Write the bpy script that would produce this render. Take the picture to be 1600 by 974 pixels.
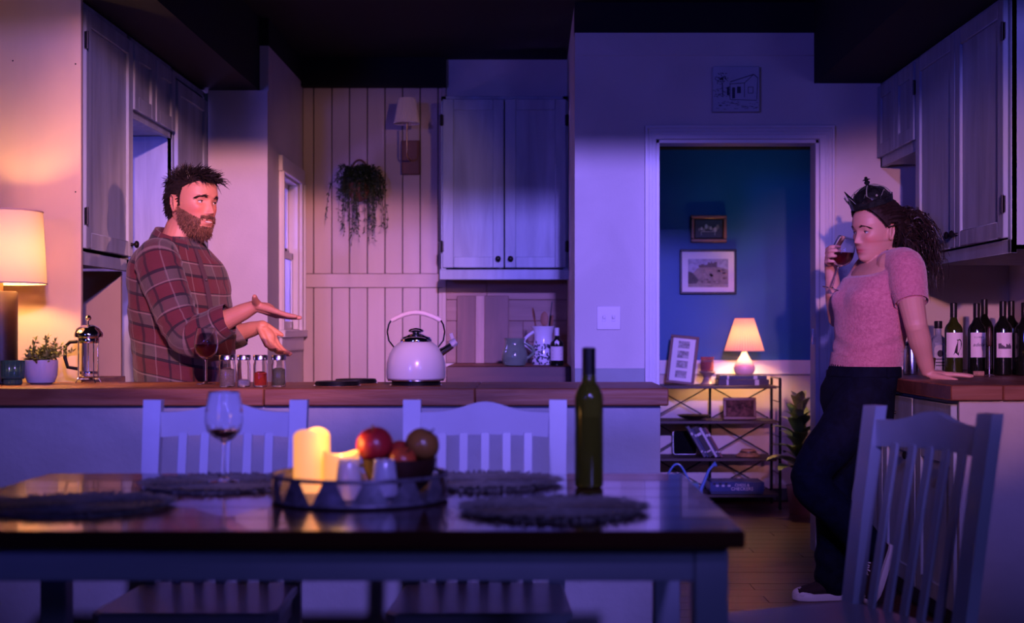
import bpy, bmesh, math, random
from mathutils import Vector, Matrix, noise
S = bpy.context.scene
for o in list(bpy.data.objects): bpy.data.objects.remove(o)
random.seed(7)
PI = math.pi
COL = S.collection
# ------------------------------------------------------------------ camera
FPX, HCAM = 2200.0, 1.08            # focal length in pixels of the 1600 px frame, eye height
cd = bpy.data.cameras.new('camera'); cam = bpy.data.objects.new('camera', cd); COL.objects.link(cam)
cam.location = (0, 0, HCAM); cam.rotation_euler = (PI/2, 0, 0)
cd.sensor_width = 36; cd.lens = 36*FPX/1600
cd.shift_x = -30/1600; cd.shift_y = 33/1600
cd.clip_start = .05; cd.clip_end = 60
cd.dof.use_dof = True; cd.dof.focus_distance = 5.5; cd.dof.aperture_fstop = 2.8
S.camera = cam
def X(px, d): return (px-830)*d/FPX
def Z(py, d): return HCAM-(py-520)*d/FPX
def at(px, py, d): return Vector((X(px, d), d, Z(py, d)))
# ------------------------------------------------------------------ world and stage lights
S.view_settings.view_transform = 'Standard'; S.view_settings.look = 'None'
S.view_settings.gamma = 1; S.view_settings.use_curve_mapping = False
S.view_settings.exposure = .22
w = bpy.data.worlds.new('world'); S.world = w; w.use_nodes = True
bg = w.node_tree.nodes['Background']; bg.inputs[0].default_value = (.10, .12, .5, 1); bg.inputs[1].default_value = .015
def spot(name, loc, target, energy, color, angle=60, blend=.5, size=.12):
    l = bpy.data.lights.new(name, 'SPOT'); l.energy = energy; l.color = color
    l.spot_size = math.radians(angle); l.spot_blend = blend; l.shadow_soft_size = size
    o = bpy.data.objects.new(name, l); COL.objects.link(o); o.location = loc
    o.rotation_euler = (Vector(target)-Vector(loc)).to_track_quat('-Z', 'Y').to_euler(); return o
def point(name, loc, energy, color, size=.03, parent=None):
    l = bpy.data.lights.new(name, 'POINT'); l.energy = energy; l.color = color; l.shadow_soft_size = size
    o = bpy.data.objects.new(name, l); COL.objects.link(o); o.location = loc; o.parent = parent; return o
# front-of-house profile spots, narrow beams aimed over the dining table
spot('stage_violet_doorway', (.7, -2.2, 3.25), (.22, 6.9, 1.22), 2700, (.27, .17, 1), 15.5, .7, .10)
spot('stage_violet_right', (.2, -2.2, 3.25), (1.9, 6.0, 1.2), 750, (.30, .19, 1), 22, .7, .10)
spot('stage_violet_left', (.9, -2.2, 3.25), (-.75, 7.0, 1.05), 1150, (.27, .19, 1), 33, .7, .10)
spot('stage_pink_left', (.55, -2.2, 3.15), (-1.25, 6.8, 1.25), 2600, (1, .38, .42), 16, .8, .07)
spot('stage_pink_right', (.3, -2.2, 2.0), (1.66, 6.2, 1.18), 1100, (1, .36, .40), 13, .7, .05)
spot('stage_violet_bottles', (.5, -2.2, 2.0), (1.95, 6.6, 1.10), 420, (.34, .20, 1), 8, .8, .05)
spot('stage_rose_side', (2.5, 2.9, 2.28), (-1.22, 5.8, 1.40), 560, (1, .34, .30), 17, .8, .05)
spot('stage_amber_planks', (1.2, 1.0, 2.1), (-1.02, 8.34, 1.75), 190, (1, .48, .30), 14, .6, .05)
spot('stage_blue_low', (-2.4, -1.5, 1.75), (.3, 6.5, 2.25), 420, (.10, .09, 1), 33, .6, .3)
spot('stage_blue_fill', (2.2, -1.6, 1.9), (.0, 5.0, 1.0), 85, (.20, .19, 1), 70, .6, .3)
spot('stage_amber_floor', (.35, 2.25, 2.56), (1.05, 5.3, .0), 34, (1, .36, .18), 22, .9, .05)
spot('far_room_blue', (1.75, 7.3, 2.25), (1.0, 9.2, 1.2), 12, (.02, .25, 1), 100, 1, .1)
spot('far_room_violet', (2.2, 7.35, 1.9), (1.75, 9.2, .55), 20, (.55, .16, 1), 75, .9, .1)
point('window_glow', (-1.85, 7.85, 1.6), 26, (.33, .20, 1), .1)
spot('alcove_blue', (-1.72, 6.0, 1.93), (-1.9, 6.58, 1.2), 14, (.15, .12, 1), 150, .9, .1)
# ------------------------------------------------------------------ mesh helpers
class G:
    def __init__(s): s.v = []; s.f = []; s.t = {}
    def n(s): return len(s.v)
    def xf(s, M, m=0):
        for i in range(m, len(s.v)): s.v[i] = M @ Vector(s.v[i])
        return s
    def box(s, x0, x1, y0, y1, z0, z1, b=.002):
        b = min(b, abs(x1-x0)*.4, abs(y1-y0)*.4, abs(z1-z0)*.4)
        lo = (x0, y0, z0); hi = (x1, y1, z1); idx = {}
        for sx in (0, 1):
            for sy in (0, 1):
                for sz in (0, 1):
                    sg = (sx, sy, sz); idx[sg] = []
                    for a in range(3):
                        p = []
                        for k in range(3):
                            q = hi[k] if sg[k] else lo[k]
                            if k != a: q += (-b if sg[k] else b)
                            p.append(q)
                        idx[sg].append(len(s.v)); s.v.append(Vector(p))
        for a in range(3):
            u, w_ = [k for k in range(3) if k != a]
            for sa in (0, 1):
                q = []
                for su, sw in ((0, 0), (1, 0), (1, 1), (0, 1)):
                    k = [0, 0, 0]; k[a] = sa; k[u] = su; k[w_] = sw; q.append(idx[tuple(k)][a])
                s.f.append(q)
            for su in (0, 1):
                for sw in (0, 1):
                    k0 = [0, 0, 0]; k0[u] = su; k0[w_] = sw; k1 = list(k0); k1[a] = 1
                    s.f.append([idx[tuple(k0)][u], idx[tuple(k1)][u], idx[tuple(k1)][w_], idx[tuple(k0)][w_]])
        for k in idx: s.f.append(list(idx[k]))
        return s
    def bar(s, p0, p1, wx, wy, b=.002, up=(0, 1, 0)):
        p0 = Vector(p0); p1 = Vector(p1); m = s.n(); L = (p1-p0).length
        s.box(-wx/2, wx/2, -wy/2, wy/2, 0, L, b)
        z = (p1-p0).normalized(); x = Vector(up).cross(z)
        if x.length < 1e-4: x = Vector((1, 0, 0)).cross(z)
        x.normalize(); y = z.cross(x)
        M = Matrix((x, y, z)).transposed().to_4x4(); M.translation = p0
        return s.xf(M, m)
    def loft(s, rings, cap=True, uv=None):
        m = s.n(); k = len(rings[0])
        for r in rings:
            for p in r: s.v.append(Vector(p))
        for i in range(len(rings)-1):
            for j in range(k):
                a = m+i*k+j; b = m+i*k+(j+1) % k
                s.f.append([a, b, b+k, a+k])
        if cap:
            s.f.append([m+j for j in range(k)][::-1]); s.f.append([m+(len(rings)-1)*k+j for j in range(k)])
        return s
    def grid(s, rows, uv=None):                      # open grid, seam column repeated; uv rows of (u, v)
        m = s.n(); k = len(rows[0])
        for i, r in enumerate(rows):
            for j, p in enumerate(r):
                if uv: s.t[len(s.v)] = uv[i][j]
                s.v.append(Vector(p))
        for i in range(len(rows)-1):
            for j in range(k-1):
                a = m+i*k+j; s.f.append([a, a+1, a+1+k, a+k])
        return s
    def lathe(s, prof, seg=24, c=(0, 0, 0), cap=True):
        rings = [[(c[0]+r*math.cos(2*PI*j/seg), c[1]+r*math.sin(2*PI*j/seg), c[2]+z) for j in range(seg)] for r, z in prof]
        return s.loft(rings, cap)
    def tube(s, pts, rad, seg=8, cap=True, flat=1.0, closed=False):
        pts = [Vector(p) for p in pts]; n = len(pts)
        if not hasattr(rad, '__len__'): rad = [rad]*n
        rings = []; up = None
        for i, p in enumerate(pts):
            if closed: t = (pts[(i+1) % n]-pts[i-1])
            else: t = pts[min(i+1, n-1)]-pts[max(i-1, 0)]
            t.normalize()
            if up is None:
                up = Vector((0, 0, 1)) if abs(t.z) < .9 else Vector((0, 1, 0))
            x = up.cross(t)
            if x.length < 1e-5: x = Vector((1, 0, 0)).cross(t)
            x.normalize(); y = t.cross(x); up = y
            rings.append([p+x*rad[i]*math.cos(2*PI*j/seg)+y*rad[i]*flat*math.sin(2*PI*j/seg) for j in range(seg)])
        if closed: rings.append(rings[0]); cap = False
        return s.loft(rings, cap)
    def capsule(s, pts, rad, seg=16, sub=4, up=None, flat=None):   # smooth chain with round ends
        pts = [Vector(p) for p in pts]; n = len(pts); P = []; R = []; F = []
        if flat is None: flat = [1]*n
        for i in range(n-1):
            p0 = pts[max(i-1, 0)]; p1 = pts[i]; p2 = pts[i+1]; p3 = pts[min(i+2, n-1)]
            for k in range(sub):
                t = k/sub
                P.append(.5*((2*p1)+(p2-p0)*t+(2*p0-5*p1+4*p2-p3)*t*t+(3*p1-p0-3*p2+p3)*t**3))
                e = t*t*(3-2*t); R.append(rad[i]*(1-e)+rad[i+1]*e); F.append(flat[i]*(1-e)+flat[i+1]*e)
        P.append(pts[-1]); R.append(rad[-1]); F.append(flat[-1])
        d0 = (P[0]-P[1]).normalized(); d1 = (P[-1]-P[-2]).normalized()
        A = []; AR = []; AF = []
        for k in range(3):
            a = PI/2*(k+.25)/3; A.append(P[0]+d0*R[0]*math.cos(a)); AR.append(R[0]*math.sin(a)); AF.append(F[0])
        B = []; BR = []; BF = []
        for k in range(3):
            a = PI/2*(2-k+.25)/3; B.append(P[-1]+d1*R[-1]*math.cos(a)); BR.append(R[-1]*math.sin(a)); BF.append(F[-1])
        P = A+P+B; R = AR+R+BR; F = AF+F+BF
        rings = []; u = Vector(up) if up is not None else None
        for i, p in enumerate(P):
            t = (P[min(i+1, len(P)-1)]-P[max(i-1, 0)]).normalized()
            if u is None: u = Vector((0, 0, 1)) if abs(t.z) < .9 else Vector((0, 1, 0))
            x = u.cross(t); x.normalize(); y = t.cross(x); u = y
            rings.append([p+x*R[i]*math.cos(2*PI*j/seg)+y*R[i]*F[i]*math.sin(2*PI*j/seg) for j in range(seg)])
        return s.loft(rings)
    def ball(s, c, r, seg=16, R=None):
        if not hasattr(r, '__len__'): r = (r, r, r)
        m = s.n(); rings = []
        h = max(6, seg//2)
        for i in range(h+1):
            a = PI*(i+(.08 if i == 0 else -.08 if i == h else 0))/h
            rings.append([(r[0]*math.sin(a)*math.cos(2*PI*j/seg), r[1]*math.sin(a)*math.sin(2*PI*j/seg), -r[2]*math.cos(a)) for j in range(seg)])
        s.loft(rings); M = (R.to_4x4() if R else Matrix.Identity(4)); M.translation = Vector(c)
        return s.xf(M, m)
    def prism(s, out, y0, y1):                       # outline in x,z; thickness along y
        m = s.n(); k = len(out)
        for y in (y0, y1):
            for x, z in out: s.v.append(Vector((x, y, z)))
        s.f.append([m+j for j in range(k)]); s.f.append([m+k+j for j in range(k)][::-1])
        for j in range(k): s.f.append([m+j, m+(j+1) % k, m+k+(j+1) % k, m+k+j])
        return s
def mesh(name, g, smooth=True, ang=40):
    me = bpy.data.meshes.new(name); me.from_pydata([tuple(v) for v in g.v], [], g.f)
    bm = bmesh.new(); bm.from_mesh(me); bmesh.ops.recalc_face_normals(bm, faces=bm.faces)
    if g.t:
        L = bm.loops.layers.uv.new('UVMap'); bm.verts.ensure_lookup_table()
        for f in bm.faces:
            for l in f.loops:
                if l.vert.index in g.t: l[L].uv = g.t[l.vert.index]
    bm.to_mesh(me); bm.free()
    if smooth:
        me.polygons.foreach_set('use_smooth', [True]*len(me.polygons)); me.set_sharp_from_angle(angle=math.radians(ang))
    return me
def obj(name, g, m, parent=None, smooth=True, ang=40):
    me = g if isinstance(g, bpy.types.Mesh) else mesh(name, g, smooth, ang)
    if m is not None and not me.materials: me.materials.append(m)
    o = bpy.data.objects.new(name, me); COL.objects.link(o); o.parent = parent
    return o
def tag(o, label=None, cat=None, group=None, kind=None):
    if label: o['label'] = label
    if cat: o['category'] = cat
    if group: o['group'] = group
    if kind: o['kind'] = kind
    return o
def thing(name, label, cat, loc=(0, 0, 0), rz=0, group=None):
    o = bpy.data.objects.new(name, None); COL.objects.link(o); o.empty_display_size = .05
    o.location = loc; o.rotation_euler = (0, 0, rz)
    return tag(o, label, cat, group)
def struct(name, g, m, parent=None, label=None):
    o = obj(name, g, m, parent)
    if parent is None: o['kind'] = 'structure'
    if label: o['label'] = label
    return o
def copy_tree(o, parent=None):
    c = o.copy(); COL.objects.link(c); c.parent = parent
    for ch in o.children: copy_tree(ch, c)
    return c
def evaluated(o, name):
    dg = bpy.context.evaluated_depsgraph_get(); dg.update()
    me = bpy.data.meshes.new_from_object(o.evaluated_get(dg), depsgraph=dg); me.name = name
    return me
def remesh(g, name, voxel, it=4, fac=.5):
    o = obj('tmp', g, None, None, False)
    r = o.modifiers.new('r', 'REMESH'); r.mode = 'VOXEL'; r.voxel_size = voxel
    if it:
        q = o.modifiers.new('s', 'SMOOTH'); q.iterations = it; q.factor = fac
    me = evaluated(o, name); old = o.data
    bpy.data.objects.remove(o); bpy.data.meshes.remove(old)
    me.polygons.foreach_set('use_smooth', [True]*len(me.polygons))
    return me
def text_mesh(body, size, ext=.0006, shear=0, align='CENTER'):
    cu = bpy.data.curves.new('txt', 'FONT'); cu.body = body; cu.size = size; cu.extrude = ext; cu.shear = shear
    cu.align_x = align; cu.resolution_u = 2
    o = bpy.data.objects.new('txt', cu); COL.objects.link(o)
    me = evaluated(o, 'lettering'); bpy.data.objects.remove(o); bpy.data.curves.remove(cu)
    me.materials.clear()
    return me
def text(body, size, m, parent, loc, rot=(PI/2, 0, 0), shear=0):
    o = obj('lettering', text_mesh(body, size, shear=shear), m, parent); o.location = loc; o.rotation_euler = rot; return o
# ------------------------------------------------------------------ materials
MT = {}
def pbr(name, col, rough=.5, metal=0, var=0, vscale=6, bump=0, bscale=60, stretch=(1, 1, 1), spec=.5, trans=0, ior=1.45, sheen=0, coat=0, emit=None, es=0, sss=0, col2=None, detail=4):
    if name in MT: return MT[name]
    m = bpy.data.materials.new(name); m.use_nodes = True; N = m.node_tree.nodes; L = m.node_tree.links
    b = N['Principled BSDF']; b.inputs['Base Color'].default_value = (*col, 1); b.inputs['Roughness'].default_value = rough
    b.inputs['Metallic'].default_value = metal; b.inputs['Specular IOR Level'].default_value = spec
    b.inputs['Transmission Weight'].default_value = trans; b.inputs['IOR'].default_value = ior
    b.inputs['Sheen Weight'].default_value = sheen; b.inputs['Coat Weight'].default_value = coat
    if sss: b.inputs['Subsurface Weight'].default_value = sss; b.inputs['Subsurface Radius'].default_value = (.02, .008, .004); b.inputs['Subsurface Scale'].default_value = .5
    if emit: b.inputs['Emission Color'].default_value = (*emit, 1); b.inputs['Emission Strength'].default_value = es
    if var or bump or col2:
        tc = N.new('ShaderNodeTexCoord'); mp = N.new('ShaderNodeMapping'); mp.inputs['Scale'].default_value = stretch
        L.new(tc.outputs['Object'], mp.inputs[0])
    if var or col2:
        oi = N.new('ShaderNodeObjectInfo')
        ad = N.new('ShaderNodeVectorMath'); ad.operation = 'ADD'; sc = N.new('ShaderNodeVectorMath'); sc.operation = 'SCALE'; sc.inputs[0].default_value = (7, 11, 5)
        L.new(oi.outputs['Random'], sc.inputs['Scale']); L.new(mp.outputs[0], ad.inputs[0]); L.new(sc.outputs[0], ad.inputs[1])
        n = N.new('ShaderNodeTexNoise'); n.inputs['Scale'].default_value = vscale; n.inputs['Detail'].default_value = detail; n.inputs['Distortion'].default_value = .6
        L.new(ad.outputs[0], n.inputs['Vector'])
        r = N.new('ShaderNodeValToRGB'); e = r.color_ramp.elements
        c2 = col2 if col2 else tuple(min(1, c*(1+var)) for c in col)
        c1 = col if col2 else tuple(c*(1-var) for c in col)
        e[0].position = .32; e[0].color = (*c1, 1); e[1].position = .68; e[1].color = (*c2, 1)
        L.new(n.outputs['Fac'], r.inputs[0]); L.new(r.outputs[0], b.inputs['Base Color'])
    if bump:
        n2 = N.new('ShaderNodeTexNoise'); n2.inputs['Scale'].default_value = bscale; n2.inputs['Detail'].default_value = 3
        L.new(mp.outputs[0], n2.inputs['Vector'])
        bp = N.new('ShaderNodeBump'); bp.inputs['Strength'].default_value = bump; bp.inputs['Distance'].default_value = .01
        L.new(n2.outputs['Fac'], bp.inputs['Height']); L.new(bp.outputs[0], b.inputs['Normal'])
    MT[name] = m; return m
def shade_mat(name, col, trans, k=.55):
    m = bpy.data.materials.new(name); m.use_nodes = True; N = m.node_tree.nodes; L = m.node_tree.links
    N.remove(N['Principled BSDF']); d = N.new('ShaderNodeBsdfDiffuse'); t = N.new('ShaderNodeBsdfTranslucent'); x = N.new('ShaderNodeMixShader')
    d.inputs[0].default_value = (*col, 1); t.inputs[0].default_value = (*trans, 1); x.inputs[0].default_value = k
    L.new(d.outputs[0], x.inputs[1]); L.new(t.outputs[0], x.inputs[2]); L.new(x.outputs[0], N['Material Output'].inputs[0])
    MT[name] = m; return m
WHITE = pbr('wall paint', (.62, .56, .52), .62, var=.06, vscale=3, bump=.08, bscale=90)
CREAM = pbr('cream panel', (.60, .46, .32), .6, var=.07, vscale=5, stretch=(1, 1, .25), bump=.05, bscale=60)
PLANK = pbr('plank paint', (.48, .38, .32), .6, var=.09, vscale=5, stretch=(1, 1, .12), bump=.12, bscale=40)
CABP = pbr('cabinet paint', (.31, .37, .44), .5, var=.20, vscale=9, stretch=(1.2, 1.2, .16), bump=.10, bscale=50)
CABIN = pbr('cabinet inside', (.10, .08, .07), .7, var=.1)
TRIMW = pbr('trim paint', (.66, .62, .62), .38, var=.03)
BLACK = pbr('black drape', (.006, .006, .008), .9)
BLUEW = pbr('blue wall paint', (.004, .088, .27), .5, var=.05, vscale=3)
TAUPE = pbr('wainscot paint', (.55, .46, .40), .6, var=.06)
DKBASE = pbr('dark baseboard', (.02, .015, .015), .6)
FLOORM = pbr('floor boards', (.10, .042, .030), .33, var=.35, vscale=9, stretch=(.15, 1.5, 1), bump=.05, bscale=30)
BUTCHER = pbr('counter wood', (.22, .065, .022), .45, col2=(.42, .165, .07), vscale=10, stretch=(.25, 1.5, 2.2), bump=.15, bscale=30, detail=7)
SPLASH = pbr('backsplash wood', (.22, .12, .08), .5, col2=(.34, .2, .14), vscale=7, stretch=(.2, 1, 2), bump=.08)
BUTCHERD = pbr('dark worktop wood', (.10, .028, .014), .45, col2=(.20, .07, .04), vscale=10, stretch=(.25, 1.5, 2.2), bump=.15, bscale=30, detail=7)
TABLEM = pbr('table top stain', (.035, .010, .006), .17, col2=(.075, .022, .012), vscale=8, stretch=(.15, 1.6, 1), coat=.3)
TABLEP = pbr('table paint', (.34, .38, .46), .45, var=.05)
CHAIRP = pbr('chair paint', (.55, .56, .66), .32, var=.05)
IRON = pbr('black iron', (.015, .014, .016), .4, metal=.6)
CHROME = pbr('chrome', (.85, .85, .88), .08, metal=1)
STEEL = pbr('brushed steel', (.6, .58, .6), .25, metal=1)
BRASS = pbr('brass', (.45, .30, .14), .35, metal=1)
GLASS = pbr('clear glass', (1, 1, 1), .02, trans=1, ior=1.3)
PANE = pbr('window glass', (.8, .85, 1), .05, trans=1, ior=1.05)
WINE = pbr('red wine', (.05, .002, .006), .05, trans=.25, ior=1.33)
GREENGL = pbr('green bottle glass', (.030, .040, .006), .06, spec=.7, trans=.25)
DARKGL = pbr('dark bottle glass', (.006, .007, .005), .06, spec=.6)
FOIL = pbr('black foil', (.008, .007, .008), .35)
PAPER = pbr('label paper', (.72, .62, .62), .7, var=.03)
INK = pbr('ink', (.02, .015, .02), .8)
# ------------------------------------------------------------------ setting
CT = .90                                             # kitchen worktop height
o = struct('floor', G().box(-3, 3, 1.2, 9.2, -.06, -.012, 0), BLACK)
rows = 56; pw = 8.0/rows
for i in range(rows):
    y0 = 1.2+i*pw; xs = [-2.6, random.uniform(-1.6, -.4), random.uniform(.3, 1.5), 2.6]
    for a, b in zip(xs, xs[1:]):
        obj('plank', G().box(a+.001, b-.001, y0+.001, y0+pw-.001, -.012, random.uniform(-.0012, 0), .0015), FLOORM, o)
struct('ceiling', G().box(-3, 3, 2.4, 9.2, 2.70, 2.78, 0), BLACK)
struct('trim_1', G().box(-3, 3, 2.38, 2.44, 2.60, 2.70, 0), BLACK, label='unseen black border added along the front edge of the ceiling to cut off the stage beams')  # out of view, added so the high spots stop partway up the walls
struct('trim_2', G().box(-2.25, -1.40, 5.2, 7.32, 2.325, 2.70, 0), BLACK, label='black soffit above the left cabinets')
struct('trim_3', G().box(1.386, 2.34, 5.0, 6.899, 2.302, 2.70, 0), BLACK, label='black bulkhead above the right cabinets')
struct('trim_4', G().box(-1.354, -.504, 8.28, 8.40, 2.53, 2.70, 0), BLACK, label='black strip above the plank wall')
struct('trim_5', G().box(.2133, 1.386, 6.90, 7.02, 2.552, 2.70, 0), BLACK, label='black strip above the doorway wall')
struct('wall_left', G().box(-2.30, -2.25, 5.2, 7.23, 0, 2.7, 0), WHITE)
e = struct('wall_left_front', G().box(-2.5, -1.662, 5.2, 5.222, 0, 2.7, .002), CREAM)
for px, py in ((118, 100), (118, 300), (20, 95)):
    q = at(px, py, 5.2); obj('nail_head', G().ball((q.x, 5.2, q.z), (.003, .001, .003), 8), INK, e)
struct('wall_left_end', G().box(-1.66, -1.354, 7.23, 7.26, 0, 2.3249, .0), WHITE)
# window wall with its opening
wy0, wy1, wz0, wz1 = 7.64, 8.22, 1.10, 1.95
g = G().box(-1.474, -1.354, 7.26, wy0, 0, 2.56, 0).box(-1.474, -1.354, wy1, 8.36, 0, 2.56, 0).box(-1.474, -1.354, wy0, wy1, 0, wz0, 0).box(-1.474, -1.354, wy0, wy1, wz1, 2.56, 0)
struct('wall_window', g, WHITE)
struct('trim_6', G().box(-1.474, -1.354, 7.26, 8.36, 2.56, 2.70, 0), BLACK, label='black strip above the window wall')
W = struct('window_1', G().box(-1.36, -1.335, wy0-.075, wy0, wz0-.02, wz1+.0, .004).box(-1.36, -1.335, wy1, wy1+.075, wz0-.02, wz1, .004).box(-1.362, -1.332, wy0-.085, wy1+.085, wz1, wz1+.085, .004)
           .box(-1.338, -1.326, wy0-.078, wy0-.060, wz0-.02, wz1, .003).box(-1.338, -1.326, wy1+.060, wy1+.078, wz0-.02, wz1, .003), TRIMW, label='white casing around the narrow sash window')
obj('window_sill', G().box(-1.474, -1.318, wy0-.09, wy1+.09, wz0-.045, wz0-.005, .004), TRIMW, W)
obj('apron', G().box(-1.356, -1.338, wy0-.07, wy1+.07, wz0-.12, wz0-.045, .003), TRIMW, W)
for k, (xa, za, zb) in enumerate(((-1.425, (wz0+wz1)/2-.01, wz1), (-1.40, wz0, (wz0+wz1)/2+.015))):
    g = G().box(xa-.012, xa+.012, wy0, wy0+.04, za, zb, .002).box(xa-.012, xa+.012, wy1-.04, wy1, za, zb, .002).box(xa-.012, xa+.012, wy0, wy1, za, za+.045, .002).box(xa-.012, xa+.012, wy0, wy1, zb-.04, zb, .002)
    s = obj('sash', g, TRIMW, W)
    obj('pane', G().box(xa-.003, xa+.003, wy0+.04, wy1-.04, za+.045, zb-.04, 0), PANE, s)
obj('sash_lock', G().box(-1.392, -1.378, 7.90, 7.96, (wz0+wz1)/2+.015, (wz0+wz1)/2+.03, .003), IRON, W)
obj('window_jamb', G().box(-1.474, -1.36, wy0-.001, wy0+.012, wz0, wz1, .001).box(-1.474, -1.36, wy1-.012, wy1+.001, wz0, wz1, .001).box(-1.474, -1.36, wy0, wy1, wz1-.012, wz1, .001), TRIMW, W)
struct('backdrop', G().box(-2.3, -2.26, 7.25, 9.0, .2, 2.6, 0), WHITE)
bpy.data.objects['backdrop'].name = 'wall_outside'
# plank wall
o = struct('wall_back', G().box(-1.354, -.504, 8.352, 8.40, 0, 2.53, 0), DKBASE)
edges = [-1.354]+[X(p, 8.34) for p in (490, 518.5, 546, 574, 601.5, 629, 656.5, 684.5)]+[-.504]
for a, b in zip(edges, edges[1:]):
    t = random.uniform(0, .002)
    obj('plank', G().box(a+.0024, b-.0024, 8.338+t, 8.353, 1.43, 2.53, .003), PLANK, o)
    obj('plank', G().box(a+.0024, b-.0024, 8.338+t, 8.353, 0, 1.345, .003), PLANK, o)
obj('rail', G().box(-1.354, -.504, 8.328, 8.353, 1.347, 1.428, .003), PLANK, o)
obj('corner_strip', G().box(-.528, -.504, 8.33, 8.353, 0, 2.53, .002), PLANK, o)
struct('wall_back_right', G().box(-.504, .36, 8.352, 8.40, 0, 2.7, 0), WHITE)
# backsplash boards behind the far counter
o = struct('wall_splash', G().box(-.504, .2133, 8.346, 8.352, .90, 1.40, 0), SPLASH)
for k in range(4):
    z0 = .90+k*.125; c = random.uniform(-.3, .0)
    for a, b in ((-.504, c), (c, .2133)):
        obj('board', G().box(a+.001, b-.001, 8.336, 8.347, z0+.001, z0+.124, .002), SPLASH, o)
# doorway wall
dx0, dx1, dz = .6116, 1.411, 2.027
g = G().box(.2133, dx0, 6.90, 7.02, 0, 2.55, 0).box(dx1, 2.34, 6.90, 7.02, 0, 2.55, 0).box(dx0, dx1, 6.90, 7.02, dz, 2.55, 0).box(.2133, .26, 7.02, 8.36, 0, 2.7, 0)
o = struct('wall_doorway', g, WHITE)
obj('top_board', G().box(.2133, 1.386, 6.894, 6.901, 2.437, 2.55, .002), WHITE, o)
obj('wainscot_panel', G().box(.2133, .556, 6.893, 6.901, 0, .905, .002), pbr('grey green paint', (.30, .33, .32), .6, var=.05), o)
D = struct('door_1', G().box(dx0-.004, dx0+.018, 6.90, 7.03, 0, dz, .002).box(dx1-.018, dx1+.004, 6.90, 7.03, 0, dz, .002).box(dx0, dx1, 6.90, 7.03, dz-.018, dz+.004, .002), TRIMW, label='white jamb lining of the open doorway')
for k, (a, b) in enumerate(((.556, dx0), (dx1, 1.483))):
    sg = 1 if k == 0 else -1
    c = obj('casing', G().box(a, b, 6.882, 6.90, 0, 2.093, .003), TRIMW, D)
    xo = a if k == 0 else b
    for off, wd, pr in ((.0, .014, .012), (.020, .010, .006), (.036, .010, .004)):
        x0 = xo+sg*off; x1 = x0+sg*wd
        obj('moulding', G().box(min(x0, x1), max(x0, x1), 6.882-pr, 6.883, 0, 2.093-off, .002), TRIMW, c)
c = obj('head_casing', G().box(.556, 1.483, 6.881, 6.90, dz, 2.093, .003), TRIMW, D)
for off, wd, pr in ((.0, .014, .012), (.020, .010, .006), (.036, .010, .004)):
    obj('moulding', G().box(.556+off, 1.483-off, 6.881-pr, 6.882, 2.093-off-wd, 2.093-off, .002), TRIMW, c)
obj('strike_plate', G().box(dx1-.022, dx1-.017, 6.94, 6.97, 1.02, 1.10, .001), STEEL, D)
obj('hinge', G().box(dx1-.023, dx1-.017, 6.93, 6.96, .25, .34, .001), STEEL, D)
struct('wall_right', G().box(2.34, 2.40, 5.0, 9.05, 0, 2.7, 0), WHITE)
# far room
struct('wall_far', G().box(.2, 2.4, 9.0, 9.05, .86, 2.25, 0), BLUEW)
struct('wall_far_lower', G().box(.2, 2.4, 9.0, 9.05, 0, .86, 0), TAUPE)
struct('trim_7', G().box(.26, 2.34, 8.982, 9.0, .814, .904, .003), TRIMW, label='white chair rail under the blue wall')
struct('baseboard_far', G().box(.26, 2.34, 8.985, 9.0, 0, .085, .003), DKBASE)
struct('trim_8', G().box(.26, 2.34, 8.9, 9.05, 2.25, 2.70, 0), BLACK, label='black border above the blue wall')
struct('wall_far_left', G().box(.2, .26, 8.36, 9.0, 0, 2.7, 0), TAUPE)
# ------------------------------------------------------------------ cabinets
def door_panel(name, w, h, parent, mat, t=.02, fr=.062):
    """framed cabinet door in local x (width), z (height), front towards -y"""
    d = obj(name, G().box(-w/2+fr-.01, w/2-fr+.01, -t*.45, 0, fr-.01, h-fr+.01, .001), mat, parent)
    for a, b in ((-w/2, -w/2+fr), (w/2-fr, w/2)): obj('stile', G().box(a, b, -t, 0, 0, h, .003), mat, d)
    for a, b in ((0, fr), (h-fr, h)): obj('rail', G().box(-w/2+fr, w/2-fr, -t+.0006, 0, a, b, .003), mat, d)
    return d
def knob(parent, x, z, y=-.02):
    g = G().lathe([(.007, 0), (.005, .008), (.006, .014), (.014, .019), (.016, .025), (.012, .031), (.003, .034)], 16)
    g.xf(Matrix.Translation((x, y, z)) @ Matrix.Rotation(PI/2, 4, 'X')); return obj('knob', g, IRON, parent)
def hinge(parent, x, z, y=-.021):
    g = G().box(x-.012, x+.012, y-.002, y+.004, z-.03, z+.03, .001); g.tube([(x, y-.004, z-.033), (x, y-.004, z+.033)], .005, 8)
    return obj('hinge', g, IRON, parent)
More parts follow.
